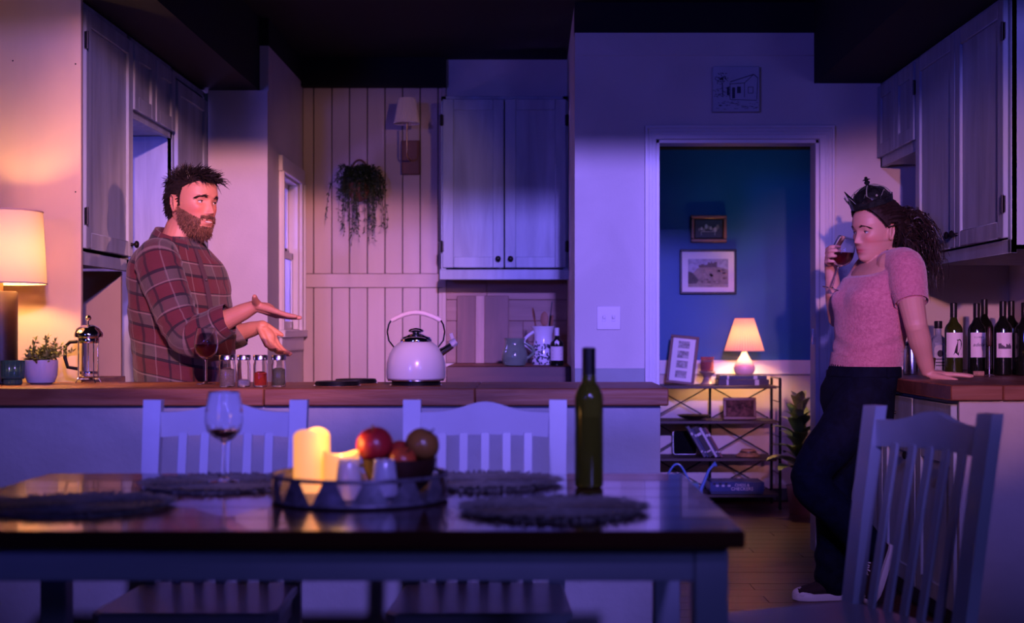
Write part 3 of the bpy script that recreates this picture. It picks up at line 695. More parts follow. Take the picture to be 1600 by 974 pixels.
LEAF2 = pbr('dark leaf', (.022, .040, .012), .45, var=.4, vscale=25)
tag(obj('foliage', g, LEAF2, t), kind='stuff'); obj('vines', gs, LEAF2, t)
# canvas with a cottage drawing
q = at(1150, 175, 6.865)
t = thing('canvas_picture', 'square canvas with ink drawing of a cottage above the doorway', 'picture', (q.x, 6.893, q.z))
obj('canvas', G().box(-.114, .114, -.035, 0, 0, .222, .003), pbr('canvas cloth', (.46, .48, .54), .8, var=.05, bump=.1, bscale=300), t)
g = G()
def ink(*pts, w=.0025, y=-.0365):
    for a, b in zip(pts, pts[1:]): g.bar((a[0], y, a[1]), (b[0], y, b[1]), w, .001, 0)
ink((-.03, .145), (.085, .182), (.105, .165), w=.004); ink((.085, .182), (.04, .14), (-.03, .135), w=.003); ink((.105, .165), (.10, .06)); ink((.04, .14), (.04, .07)); ink((-.03, .14), (-.03, .06)); ink((-.03, .06), (.10, .055))
ink((.058, .12), (.058, .09), (.082, .09), (.082, .12), (.058, .12))
for x0, x1, z0, z1 in ((-.02, -.006, .065, .118), (.004, .022, .09, .122), (-.045, -.034, .08, .118)): g.box(x0, x1, -.0372, -.036, z0, z1, 0)
random.seed(9)
for k in range(60):
    a = random.uniform(0, 2*PI); r = random.uniform(0, .030); c = (-.068+r*math.cos(a), .16+r*math.sin(a)*1.0); ink(c, (c[0]+random.uniform(-.010, .010), c[1]+random.uniform(-.008, .008)), w=.0028)
for k in range(55):
    c = (random.uniform(-.105, -.03), random.uniform(.07, .12)); ink(c, (c[0]+random.uniform(-.010, .010), c[1]+random.uniform(-.004, .004)), w=.0022)
for k in range(45):
    c = (random.uniform(-.10, .10), random.uniform(.012, .055)); ink(c, (c[0]+random.uniform(.005, .020), c[1]+random.uniform(-.002, .002)), w=.0016)
ink((-.068, .14), (-.066, .08), w=.004)
obj('ink_drawing', g, pbr('canvas ink', (.05, .055, .09), .8), t)
def wall_plate(name, lab, px, py, d, n, kind):
    q = at(px, py, d); t = thing(name, lab, 'switch' if kind else 'outlet', (q.x, d, q.z))
    obj('plate', G().box(-.058 if n == 2 else -.036, .058 if n == 2 else .036, -.006, 0, -.058, .058, .003), pbr('switch plastic', (.66, .60, .60), .35), t)
    for k in range(n):
        x = (k-.5)*.046 if n == 2 else 0
        if kind: obj('toggle', G().box(x-.006, x+.006, -.016, -.005, -.004, .012, .002).box(x-.009, x+.009, -.008, -.005, -.018, .018, .001), MT['switch plastic'], t)
        else:
            for z in (-.02, .02): obj('socket', G().box(x-.015, x+.015, -.008, -.005, z-.013, z+.013, .002), INK, t)
wall_plate('light_switch', 'white double light switch plate left of the doorway', 951, 497, 6.90, 2, True)
wall_plate('light_switch', 'white switch plate on the wall right of the doorway behind the wine glass', 1320, 425, 6.90, 1, True)
# ------------------------------------------------------------------ far room
def framed(name, lab, px, py, w, h, fw, mf, mm, art, d=8.998, mat_w=.0):
    q = at(px, py, d); t = thing(name, lab, 'picture', (q.x, d, q.z))
    obj('backing', G().box(-w/2+.003, w/2-.003, -.012, -.001, .003, h-.003, .001), INK, t)
    for a, b, c, e in ((-w/2, w/2, h-fw, h), (-w/2, w/2, 0, fw), (-w/2, -w/2+fw, fw, h-fw), (w/2-fw, w/2, fw, h-fw)): obj('frame_bar', G().box(a, b, -.026, 0, c, e, .004), mf, t)
    if mm: obj('mat_board', G().box(-w/2+fw, w/2-fw, -.015, -.011, fw, h-fw, 0), mm, t)
    art(t); return t
def poly(t, name, out, y, m): return obj(name, G().prism(out, y, y+.0008), m, t)
MATB = pbr('mat board', (.78, .72, .70), .7)
def castle(t):
    m = lambda n, c: pbr('print '+n, c, .6, var=.25, vscale=30)
    poly(t, 'printed_sky', [(-.128, .06), (.128, .06), (.128, .225), (-.128, .225)], -.0165, m('sky', (.36, .34, .42)))
    poly(t, 'printed_hill', [(-.128, .062), (.128, .062), (.128, .155), (.10, .165), (.06, .175), (-.02, .178), (-.07, .165), (-.09, .14), (-.128, .12)], -.0175, m('hill', (.26, .21, .17)))
    poly(t, 'printed_field', [(-.128, .045), (.128, .045), (.128, .058), (.03, .064), (-.07, .075), (-.128, .068)], -.0185, m('field', (.33, .28, .22)))
    out = [(-.06, .170), (-.06, .186), (-.045, .186), (-.045, .192), (-.025, .192), (-.025, .186), (-.006, .188), (-.002, .200), (.004, .206), (.010, .198), (.018, .200), (.018, .208), (.024, .208), (.024, .199), (.038, .199), (.038, .205), (.056, .205), (.056, .172)]
    poly(t, 'printed_castle', out, -.0185, m('castle', (.12, .085, .075)))
    poly(t, 'printed_trees', [(-.128, .065), (-.075, .068), (-.06, .09), (-.085, .12), (-.105, .14), (-.128, .145)], -.019, m('trees', (.07, .06, .05)))
    random.seed(2)
    for k in range(26):
        x = random.uniform(-.06, .11); z = random.uniform(.075, .155); r = random.uniform(.006, .016)
        poly(t, 'printed_rock', [(x+r*math.cos(a)*random.uniform(.6, 1.2), z+.6*r*math.sin(a)*random.uniform(.6, 1.2)) for a in [k2*PI/4 for k2 in range(8)]], -.0195, m('rock %d' % (k % 2), ((.15, .11, .09), (.34, .28, .24))[k % 2]))
framed('framed_castle_print', 'large black-framed print of a castle on a rocky hill on blue wall', 1106, 460, .362, .286, .014, FOIL, MATB, castle)
def people_photo(t):
    random.seed(4); dk = pbr('photo dark', (.025, .02, .025), .4); lt = pbr('photo light', (.45, .42, .46), .5)
    poly(t, 'printed_room', [(-.085, .03), (.085, .03), (.085, .142), (-.085, .142)], -.0165, dk)
    for k in range(9):
        x = -.06+k*.0145; z = .088+random.uniform(-.012, .014); r = random.uniform(.008, .013)
        poly(t, 'printed_figure', [(x+r*.8*math.cos(a), z+r*1.3*math.sin(a)) for a in [j*PI/5 for j in range(10)]], -.0175-.0001*k, lt if k % 2 else pbr('photo mid', (.2, .18, .2), .5))
    g = G().box(-.05, .04, -.0185, -.0175, .066, .069, 0).box(-.05, -.047, -.0185, -.0175, .045, .066, 0).box(.037, .04, -.0185, -.0175, .045, .066, 0); obj('printed_table', g, lt, t)
framed('framed_photo', 'small gilt-framed dark photograph hung above the castle print', 1107, 379, .229, .172, .022, pbr('gilt wood', (.22, .09, .05), .35, var=.2), None, people_photo)
SHW = pbr('shelf board', (.045, .025, .02), .5, var=.3, stretch=(.2, 1, 1)); SZ = (.755, .54, .312, .09)
t = thing('shelf_unit', 'black iron and wood shelf unit under the pictures in the far room', 'shelf', (0, 8.60, 0))
for z in SZ: obj('shelf_board', G().box(.755, 1.50, 0, .31, z-.018, z, .002), SHW, t)
for x in (.755, 1.50):
    for y in (.0, .305): obj('post', G().tube([(x+(.02 if x > 1 else -.02), y, 0), (x+(.02 if x > 1 else -.02), y, .80)], .009, 8), IRON, t)
    xx = x+(.02 if x > 1 else -.02)
    obj('side_rail', G().tube([(xx, 0, .80), (xx, .305, .80)], .006, 8), IRON, t)
    for z in SZ: obj('side_rung', G().tube([(xx, 0, z-.01), (xx, .305, z-.01)], .006, 6), IRON, t)
    for z in SZ[:3]: obj('end_bracket', G().tube([(xx, .06, z-.10), (xx, .25, z-.10)], .0035, 6), IRON, t)
obj('post', G().tube([(1.13, .30, .02), (1.13, .30, .74)], .008, 8), IRON, t)
for z0, z1 in zip(SZ[1:], SZ):
    for x0, x1 in ((.77, 1.12), (1.14, 1.50)):
        obj('brace', G().tube([(x0, .303, z0), (x1, .300, z1-.02)], .0045, 6), IRON, t); obj('brace', G().tube([(x1, .306, z0), (x0, .303, z1-.02)], .0045, 6), IRON, t)
t = thing('photo_frame', 'leaning brown frame with a column of four small photos on top shelf', 'picture frame', P(1062, 8.76, SZ[0]+.004), -.12)
t.rotation_euler = (-.16, .10, -.2)
for a, b, c, e in ((-.088, .088, .288, .306), (-.088, .088, 0, .018), (-.088, -.070, .018, .288), (.070, .088, .018, .288)): obj('frame_bar', G().box(a, b, -.010, .010, c, e, .003), pbr('brown frame', (.16, .07, .045), .45), t)
obj('mat_board', G().box(-.071, .071, -.004, .008, .017, .289, 0), MATB, t)
obj('easel_leg', G().bar((0, .01, .2), (0, .085, .012), .03, .004, .001), IRON, t)
for k in range(4):
    ph = obj('photo', G().box(-.035, .035, -.0055, -.0042, .04+k*.062, .04+k*.062+.045, 0), pbr('photo %d' % k, (.10, .09, .09), .5, col2=(.5, .46, .44), vscale=60), t)
t = thing('candle_stand', 'turned pedestal holder under the red jar candle', 'candle holder', P(1105, 8.74, SZ[0]))
obj('pedestal', G().lathe([(.044, 0), (.046, .006), (.034, .016), (.026, .030), (.022, .048), (.030, .062), (.046, .072), (.052, .080), (.050, .085), (.004, .083)], 28), pbr('pedestal glaze', (.25, .16, .15), .35, var=.2), t)
t = thing('jar_candle', 'red jar candle standing on the pedestal holder', 'candle', P(1105, 8.74, SZ[0]+.084))
obj('glass', G().lathe([(.034, .001), (.040, .004), (.042, .03), (.040, .075), (.044, .090), (.0425, .090), (.0385, .075), (.004, .070)], 26), pbr('candle glass', (.75, .30, .30), .05, trans=.8), t)
obj('wax', G().lathe([(.030, .006), (.038, .010), (.038, .058), (.003, .060)], 22), pbr('red wax', (.35, .04, .05), .5), t)
BK = [pbr('book cover %d' % k, c, .6, var=.1) for k, c in enumerate(((.05, .035, .06), (.10, .04, .05), (.03, .04, .09), (.45, .42, .48), (.02, .018, .02), (.16, .06, .05), (.09, .085, .12), (.5, .48, .5)))]
PG = pbr('book pages', (.55, .5, .42), .8)
def book(lab, W, H, T, c, loc, rot, grp):                   # local: spine along z at -y, width y, thickness x
    t = thing('book', lab, 'book', loc, 0, grp); t.rotation_euler = rot
    obj('cover', G().box(0, .002, 0, W, 0, H, .0006).box(T-.002, T, 0, W, 0, H, .0006).box(0, T, -.002, .002, 0, H, .0008), c, t)
    obj('pages', G().box(.0022, T-.0022, .002, W-.004, .003, H-.003, 0), PG, t)
    obj('spine_band', G().box(.001, T-.001, -.003, -.0018, H*.72, H*.80, 0), BK[7], t); obj('spine_band', G().box(.001, T-.001, -.003, -.0018, H*.16, H*.20, 0), BK[7], t)
    return t
xl = X(1122, 8.66)
book('dark book lying flat, lower of the two under the pink lamp', .20, .31, .036, BK[0], (xl, 8.64, SZ[0]+.037), (0, PI/2, 0), 'books under the pink lamp')
book('thin dark book lying flat directly beneath the pink lamp', .19, .29, .022, BK[2], (xl+.008, 8.65, SZ[0]+.0605), (0, PI/2, 0), 'books under the pink lamp')
t = thing('table_lamp', 'lit lamp with pink teardrop base and pleated orange shade on shelf unit', 'lamp', P(1163, 8.745, SZ[0]+.0615))
obj('base', G().lathe([(.040, 0), (.048, .003), (.062, .022), (.066, .042), (.058, .068), (.040, .098), (.022, .126), (.014, .142), (.012, .16)], 32), pbr('pink ceramic', (.80, .48, .48), .25), t)
obj('stem', G().lathe([(.006, .155), (.006, .30)], 10), BRASS, t)
SH3 = shade_mat('pleated orange shade', (.78, .48, .32), (.85, .36, .14), .055)
n = 88
def pl2(r, z, amp): return [((r+amp*(1 if k % 2 else -1))*math.cos(2*PI*k/n), (r+amp*(1 if k % 2 else -1))*math.sin(2*PI*k/n), z) for k in range(n)]
obj('shade', G().loft([pl2(.122, .150, .0025), pl2(.058, .352, .0014)], False), SH3, t, ang=10)
for r_, z_ in ((.123, .150), (.058, .352)): obj('shade_trim', G().tube(rg(r_, z_), .0025, 6, closed=True), SH3, t)
obj('bulb', G().ball((0, 0, .235), (.026, .026, .034), 16), pbr('bulb small', (1, .8, .5), .4, emit=(1, .58, .25), es=480), t)
t = thing('serving_bowl', 'wide shallow black bowl on the second shelf', 'bowl', P(1084, 8.76, SZ[1]))
obj('bowl', G().lathe([(.04, 0), (.05, .003), (.085, .014), (.105, .028), (.102, .029), (.08, .017), (.004, .010)], 32), FOIL, t)
obj('foot', G().lathe([(.038, -.0002), (.042, .002), (.042, .006)], 24), FOIL, t)
t = thing('photo_frame', 'wide brown framed group photo on the second shelf', 'picture frame', P(1156, 8.72, SZ[1]+.001)); t.rotation_euler = (-.14, 0, 0)
for a, b, c, e in ((-.102, .102, .118, .136), (-.102, .102, 0, .018), (-.102, -.084, .018, .118), (.084, .102, .018, .118)): obj('frame_bar', G().box(a, b, -.010, .010, c, e, .003), MT['brown frame'], t)
obj('photo', G().box(-.085, .085, -.004, .006, .017, .119, 0), pbr('group photo', (.02, .012, .012), .9, spec=.1, col2=(.16, .07, .055), vscale=35), t)
t = thing('tablet', 'black rounded tablet with shiny rim standing on the third shelf', 'tablet', P(1070, 8.86, SZ[2]+.001)); t.rotation_euler = (-.10, 0, 0)
out = []
for cx, cz, a0 in ((.056, .132, 0), (-.056, .132, PI/2), (-.056, .018, PI), (.056, .018, 1.5*PI)):
    for k in range(5): a = a0+k*PI/8; out.append((cx+.017*math.cos(a), cz+.017*math.sin(a)))
obj('screen', G().prism(out, -.008, .008), pbr('black gloss', (.004, .004, .005), .06), t)
obj('rim', G().tube([(x, -.008, z) for x, z in out], .0008, 6, closed=True), STEEL, t)
bx = X(1098, 8.70); lean = -.52
for k, (lab, H, T, c) in enumerate((('leftmost leaning book on the third shelf, grey spine', .215, .016, 6), ('slim dark leaning book, second from left on the third shelf', .20, .012, 2), ('thick black leaning book in the middle of the third shelf', .205, .030, 4), ('pale leaning book with light spine on the third shelf', .205, .014, 3), ('dark paperback leaning next to the pale book on the third shelf', .20, .014, 0), ('rightmost leaning book on the third shelf, brown spine', .205, .013, 5))):
    book(lab, .15, H, T, BK[c], (bx, 8.64, SZ[2]+.001+0), (0, lean, 0), 'leaning books on the third shelf'); bx += (T+.0012)/math.cos(lean)
t = thing('straw_hat', 'small round tan straw hat lying at right end of third shelf', 'hat', P(1169, 8.73, SZ[2]))
STRAW = pbr('straw', (.42, .20, .08), .7, var=.25, vscale=50)
obj('brim', G().lathe([(.045, .006), (.075, .001), (.078, .004), (.07, .012), (.05, .028)], 30), STRAW, t)
obj('crown', G().lathe([(.052, .020), (.050, .032), (.040, .044), (.024, .046), (.012, .038), (.003, .036)], 26), STRAW, t)
obj('band', G().lathe([(.0515, .024), (.0520, .026), (.0510, .032), (.0502, .033)], 26), FOIL, t)
t = thing('board_game', 'blue chess and checkers game box on the bottom shelf', 'game box', P(1148, 8.72, SZ[3]))
obj('box_base', G().box(-.162, .162, -.10, .13, 0, .05, .002), BK[2], t)
l = obj('box_lid', G().box(-.166, .166, -.104, .134, .016, .074, .002), pbr('game lid', (.03, .045, .16), .35), t)
text('CHESS &', .024, PAPER, l, (.03, -.1048, .048)); text('CHECKERS', .028, PAPER, l, (.03, -.1048, .024))
obj('lid_picture', G().box(-.15, .15, -.09, .12, .0742, .0750, 0), pbr('game art', (.03, .05, .16), .35, col2=(.35, .4, .55), vscale=18), l)
for k in range(6): obj('board_square', G().box(-.148+k*.018, -.131+k*.018, -.1052, -.1042, .058-.012*(k % 2), .070-.012*(k % 2), 0), BK[7 if k % 2 else 4], l)
t = thing('watering_can', 'light blue metal watering can with long spout on the far room floor', 'watering can', P(1068, 8.30, 0))
WC = pbr('blue enamel', (.12, .22, .50), .3)
obj('body', G().lathe([(.085, 0), (.092, .004), (.090, .19), (.086, .195), (.03, .20)], 32), WC, t)
obj('handle', G().tube([(-.085+.16*k/12-.03, 0, .17+.135*math.sin(PI*(k+.5)/12.5)) for k in range(13)], .006, 8), WC, t)
obj('spout', G().tube([(.08, 0, .05), (.105, 0, .16), (.15, 0, .27), (.175, 0, .298)], [.016, .011, .008, .008], 12), WC, t)
obj('rose', G().tube([(.170, 0, .295), (.192, 0, .307)], [.008, .018], 14), WC, t)
# rubber plant
t = thing('potted_plant', 'broad-leaved rubber plant in pink pot beside the shelf unit', 'plant', P(1249, 8.38, 0))
obj('pot', G().lathe([(.055, 0), (.058, .004), (.074, .150), (.078, .155), (.078, .172), (.072, .172), (.068, .14), (.004, .135)], 30), pbr('pink pot', (.50, .28, .26), .6), t)
obj('stem', G().tube([(0, 0, .13), (.004, 0, .35), (-.004, .004, .64)], [.012, .010, .006], 8), pbr('stem green', (.10, .09, .03), .6), t)
LEAF3 = [pbr('rubber leaf %d' % k, c, .35, var=.2) for k, c in enumerate(((.12, .18, .06), (.40, .38, .15)))]
def big_leaf(L, Wd):
    g = G(); n = 7; rows = []
    for i in range(n+1):
        f = i/n; wd = Wd*math.sin(PI*min(1, .06+f*.94))**.8*(1.0 if f < .5 else 1)
        if i == n: wd = .001
        rows.append([(s*wd/2, f*L, .18*L*math.sin(f*2.2)-.22*L*f*f+.10*abs(s)*wd) for s in (-1, -.5, 0, .5, 1)])
    return g.grid(rows)
ML = [mesh('leaf', big_leaf(.235, .12)), mesh('leaf', big_leaf(.235, .12))]
for me, mm in zip(ML, LEAF3): me.materials.append(mm)
random.seed(21)
for k in range(40):
    f = k/39; o = bpy.data.objects.new('leaf', ML[1 if (k > 29 or k % 6 == 0) else 0]); COL.objects.link(o); o.parent = t
    o.location = (.004*math.sin(k), .004*math.cos(k), .24+.40*f); s = (1.0-.45*f)*random.uniform(.85, 1.1); o.scale = (s, s, s)
    el = .15+.95*f+random.uniform(-.15, .15); o.rotation_euler = (Matrix.Rotation(k*2.399, 3, 'Z') @ Matrix.Rotation(el, 3, 'X')).to_euler()
# ------------------------------------------------------------------ right counter
def cork(): pass
t, l = bottle('wine_bottle', 'green wine bottle with a crow on its pale label', P(1490, 5.95, CT), .305, .0372, GREENGL, (.075, .180, 1.15), group='wine bottles on the right counter', cat='wine bottle')
crow = [(.004, .088), (.010, .082), (.012, .100), (.022, .115), (.028, .132), (.024, .146), (.016, .153), (.006, .150), (.000, .150), (.006, .146), (.004, .136), (-.002, .120), (-.006, .104), (-.010, .086), (-.004, .095)]
obj('crow_print', wrap(G().prism(crow, -.0002, .0002), .0372), INK, l)
obj('perch_print', wrap(G().box(-.012, .026, -.0002, .0002, .088, .0905, 0), .0372), INK, l)
t, l = bottle('wine_bottle', 'dark wine bottle with script lettering on its label beside the crow bottle', P(1526, 5.98, CT), .304, .0372, DARKGL, (.075, .180, 1.0), group='wine bottles on the right counter', cat='wine bottle')
wrap_text('S U M E R', .010, .0372, .157, l); wrap_text('adelar', .022, .0372, .122, l, shear=.35)
bottle('wine_bottle', 'plain dark wine bottle behind the script-label bottle', P(1538, 6.16, CT), .325, .038, DARKGL, group='wine bottles on the right counter', cat='wine bottle')
t, l = bottle('wine_bottle', 'dark wine bottle with a landscape sketch on its label', P(1567, 5.95, CT), .312, .0375, DARKGL, (.075, .180, 1.05), group='wine bottles on the right counter', cat='wine bottle')
random.seed(6); g = G()
for k in range(9): x = -.03+k*.0062; h = random.uniform(.008, .026); g.box(x, x+.0063, -.0002, .0002, .112, .112+h, 0)
for z in (.168, .160, .1, .092, .084): obj('print_line', wrap(G().box(-.022, .022, -.0002, .0002, z, z+.0013, 0), .0375), INK, l)
obj('sketch_print', wrap(g, .0375), pbr('grey ink', (.10, .08, .10), .8), l)
bottle('wine_bottle', 'plain dark wine bottle behind the landscape-label bottle', P(1580, 6.16, CT), .318, .038, DARKGL, group='wine bottles on the right counter', cat='wine bottle')
t, l = bottle('wine_bottle', 'dark wine bottle with paper neck strip at the right picture edge', P(1601, 5.90, CT), .305, .038, DARKGL, group='wine bottles on the right counter', cat='wine bottle')
obj('neck_strip', G().box(-.008, .004, -.0157, -.0150, .255, .285, 0), PAPER, t)
t = thing('spirit_bottle', 'clear square spirit bottle with dark cap and ornate label', 'bottle', P(1466, 6.08, CT))
def rr(hw, hd, z, n=6, r=.012):
    out = []
    for cx, cy, a0 in ((hw-r, hd-r, 0), (-hw+r, hd-r, PI/2), (-hw+r, -hd+r, PI), (hw-r, -hd+r, 1.5*PI)):
        for k in range(n): a = a0+k*PI/2/(n-1); out.append((cx+r*math.cos(a), cy+r*math.sin(a), z))
    return out
obj('body', G().loft([rr(.030, .026, 0), rr(.034, .030, .004), rr(.034, .030, .135), rr(.028, .025, .152), rr(.014, .014, .17, r=.0135), rr(.0135, .0135, .20, r=.013), rr(.0135, .0135, .202, r=.013)]), pbr('pale glass', (.55, .6, .7), .05, trans=.7), t)
obj('cap', G().lathe([(.0165, .198), (.017, .2), (.017, .228), (.015, .23), (.002, .23)], 20), FOIL, t)
out = [(-.026, .02), (.026, .02), (.026, .11)]+[(.026*math.cos(k*PI/8), .11+.018*math.sin(k*PI/8)) for k in range(1, 8)]+[(-.026, .11)]
l = obj('label', G().prism(out, -.0312, -.0302), pbr('aged label', (.35, .33, .30), .6, var=.2, vscale=40), t)
obj('label_emblem', G().prism([(.013*math.cos(k*PI/8), .09+.015*math.sin(k*PI/8)) for k in range(16)], -.0318, -.0311), INK, l)
for z in (.064, .05, .036): obj('print_line', G().box(-.020, .020, -.0318, -.0311, z, z+.004, 0), INK, l)
t = thing('shot_glass', 'small amber metal jigger cup beside the woman\'s hand', 'cup', P(1456, 5.86, CT))
obj('cup', G().lathe([(.015, 0), (.017, .001), (.012, .03), (.016, .075), (.015, .075), (.011, .034), (.002, .032)], 20), pbr('copper', (.55, .28, .12), .25, metal=1), t)
obj('rim', G().tube(rg(.0158, .075, 24), .0008, 6, closed=True), BRASS, t)
t = thing('cocktail_shaker', 'brushed steel canister on the counter behind the woman\'s forearm', 'shaker', P(1424, 6.05, CT))
obj('body', G().lathe([(.030, 0), (.033, .003), (.034, .02), (.034, .115), (.033, .118)], 30), STEEL, t)
obj('lid', G().lathe([(.0342, .112), (.0346, .114), (.033, .128), (.024, .140), (.016, .145), (.015, .155), (.002, .157)], 30), STEEL, t)
t = thing('corkscrew', 'upright corkscrew with coiled spring in front of the bottles', 'corkscrew', P(1546, 5.76, CT))
pts = [(.009*math.cos(2*PI*k/10), .009*math.sin(2*PI*k/10), .03+.09*k/140) for k in range(141)]
obj('spring', G().tube(pts, .0014, 5), STEEL, t)
obj('shaft', G().tube([(0, 0, 0), (0, 0, .2)], .003, 8), STEEL, t)
obj('handle', G().capsule([(0, 0, .13), (0, 0, .165), (0, 0, .198)], [.009, .0115, .007], 14, 3), pbr('handle wood', (.05, .02, .015), .4), t)
obj('stand_foot', G().tube([(-.018, 0, .003), (0, 0, .008), (.018, 0, .003)], .003, 8).tube([(0, -.018, .003), (0, 0, .008), (0, .018, .003)], .003, 8), STEEL, t)
t = thing('bottle_cork', 'used wine cork lying in front of the script-label bottle', 'cork', P(1529, 5.80, CT+.0112))
obj('cork', G().lathe([(.009, -.022), (.011, -.021), (.011, .021), (.009, .022)], 18).xf(Matrix.Rotation(PI/2, 4, 'Y') @ Matrix.Rotation(.2, 4, 'X')), pbr('cork brown', (.32, .17, .11), .8, var=.25, vscale=90), t)
obj('stain', G().lathe([(.0092, .0), (.0092, .0006)], 18).xf(Matrix.Translation((.0222, 0, 0)) @ Matrix.Rotation(PI/2, 4, 'Y')), pbr('wine stain', (.10, .01, .03), .8), t)
# ------------------------------------------------------------------ on the dining table
TT = .75
def placemat(lab, px, d, r, seed):
    random.seed(seed); t = thing('placemat', lab, 'placemat', P(px, d, TT+.0005), random.uniform(0, 6), 'round fringed placemats')
    mt = pbr('braided mat', (.20, .185, .18), .85, var=.3, vscale=40, bump=.4, bscale=120)
    prof = [(.002, .0)]
    for k in range(12):
        a = .155*(k+.0)/12; b = .155*(k+.5)/12; prof += [(max(a, .003), .004), (b, .0075)]
    prof += [(.155, .004), (.156, .0)]
    obj('braid', G().lathe([(q*r/.18, z) for q, z in prof], 48, cap=False), mt, t)
    g = G()
    for k in range(420):
        a = 2*PI*k/420+random.uniform(-.01, .01); L = random.uniform(.016, .030); h = random.uniform(.002, .012)
        c, s = math.cos(a), math.sin(a); r0 = .150*r/.18; r1 = r0+L*r/.18*1.0; b = a+random.uniform(-.06, .06)
        leaf_card(g, Vector((c*r0, s*r0, .005)), Vector((math.cos(b)*r1-c*r0, math.sin(b)*r1-s*r0, h-.003)), Vector((0, 0, 1)), L*1.1, .006)
    tag(obj('fringe', g, mt, t), kind='stuff'); return t
placemat('fringed round placemat at the near left end of the table', 125, 2.66, .185, 1)
placemat('fringed round placemat under the empty wine glass', 348, 3.04, .185, 2)
placemat('fringed round placemat behind the tray, in front of the middle chair', 754, 3.08, .182, 3)
placemat('fringed round placemat at the near right in front of the wine bottle', 866, 2.61, .185, 4)
wine_glass('nearly empty wine glass standing on the dining table placemat', P(350, 3.04, TT+.008), .99, .20)
t, l = bottle('wine_bottle', 'opened green wine bottle standing on the dining table', P(920, 3.0, TT), .297, .0305, pbr('olive glass', (.10, .11, .012), .07, trans=.55), cat='wine bottle', neck=.0135, shoulder=.64)
obj('wine', G().lathe([(.002, .006), (.0275, .008), (.0275, .150), (.002, .152)], 28), pbr('dark wine', (.02, .02, .004), .1, trans=.3), t)
# tray
tc = P(563, 2.775, TT); t = thing('round_tray', 'round dark metal tray with pierced rim holding candles and fruit', 'tray', tc)
ZINC = pbr('aged zinc', (.20, .19, .24), .45, metal=.6, var=.45, vscale=30)
obj('base', G().lathe([(.160, 0), (.168, .002), (.168, .007), (.16, .008), (.004, .008)], 48), ZINC, t)
R = .170; n = 48
for z, r in ((.006, .0035), (.052, .004)): obj('rim_ring', G().tube([(R*math.cos(2*PI*k/n), R*math.sin(2*PI*k/n), z) for k in range(n)], r, 8, closed=True), ZINC, t)
for k in range(14):
    a0 = 2*PI*k/14; rows = []
    for i in range(4):
        f = i/3; hw = (.5-.34*f)*2*PI/14*.96
        rows.append([((R+o_)*math.cos(a0+s*hw), (R+o_)*math.sin(a0+s*hw), .006+.046*f) for o_ in (.0012,) for s in (-1, -.5, 0, .5, 1)])
    obj('rim_plate', G().grid(rows), ZINC, t)
WAXL = pbr('led candle wax', (.9, .55, .2), .5, emit=(1, .36, .06), es=.85)
def candle(lab, px, d, r, h, seed, es):
    random.seed(seed); t = thing('pillar_candle', lab, 'candle', P(px, d, TT+.0085), 0, 'lit flameless candles on the tray')
    rings = []; n = 28
    m = lambda k: h-(.010 if h > .1 else .006)*(1+math.sin(2*2*PI*k/n+seed))*.8
    rings.append([(r*.97*math.cos(2*PI*k/n), r*.97*math.sin(2*PI*k/n), 0) for k in range(n)])
    for f in (.03, .5, .9): rings.append([(r*math.cos(2*PI*k/n), r*math.sin(2*PI*k/n), f*m(k)) for k in range(n)])
    for rr_, dz_ in ((1.0, -.003), (.97, 0), (.90, .0), (.82, -.006), (.6, -.014), (.2, -.017)): rings.append([(r*rr_*math.cos(2*PI*k/n), r*rr_*math.sin(2*PI*k/n), m(k)+dz_) for k in range(n)])
    obj('wax', G().loft(rings), WAXL, t)
    obj('flame_tip', G().capsule([(0, 0, h-.028), (0, 0, h-.016), (0, 0, h-.008)], [.003, .004, .001], 10, 2), pbr('led flame', (1, .7, .3), .5, emit=(1, .6, .15), es=5), t)
    point('candle_glow', (0, 0, h+.02), .22, (1, .45, .1), .02, t)
candle('taller flameless pillar candle glowing on the tray', 487, 2.85, .0370, .128, 2, 2)
candle('shorter flameless pillar candle glowing in front of the taller one', 533, 2.79, .0355, .088, 4, 2)
def cup(lab, px, d, seed):
    t = thing('tumbler', lab, 'glass', P(px, d, TT+.0085), 0, 'small upturned tumblers on the tray')
    obj('glass', G().lathe([(.0285, 0), (.0290, .001), (.0205, .069), (.018, .074), (.002, .0745), (.002, .067), (.018, .066), (.0265, .0)], 28, cap=False), pbr('tumbler glass', (.80, .82, 1), .15, trans=.55), t)
    obj('foot_ring', G().tube([(.0195*math.cos(2*PI*k/24), .0195*math.sin(2*PI*k/24), .0735) for k in range(24)], .0016, 6, closed=True), MT['tumbler glass'], t)
cup('upturned small tumbler on the tray in front of the short candle', 545, 2.735, 1); cup('upturned small tumbler on the tray in front of the fruit bowl', 601, 2.735, 2)
bc = P(624, 2.82, TT+.0085)
t = thing('wooden_bowl', 'dark wooden bowl heaped with fruit on the tray', 'bowl', bc)
obj('bowl', G().lathe([(.035, 0), (.042, .004), (.061, .024), (.071, .050), (.074, .070), (.0715, .0705), (.067, .052), (.055, .028), (.004, .014)], 36), pbr('bowl wood', (.035, .012, .008), .4, var=.3, vscale=20), t)
obj('foot', G().lathe([(.034, -.0004), (.037, .001), (.037, .005)], 28), MT['bowl wood'], t)
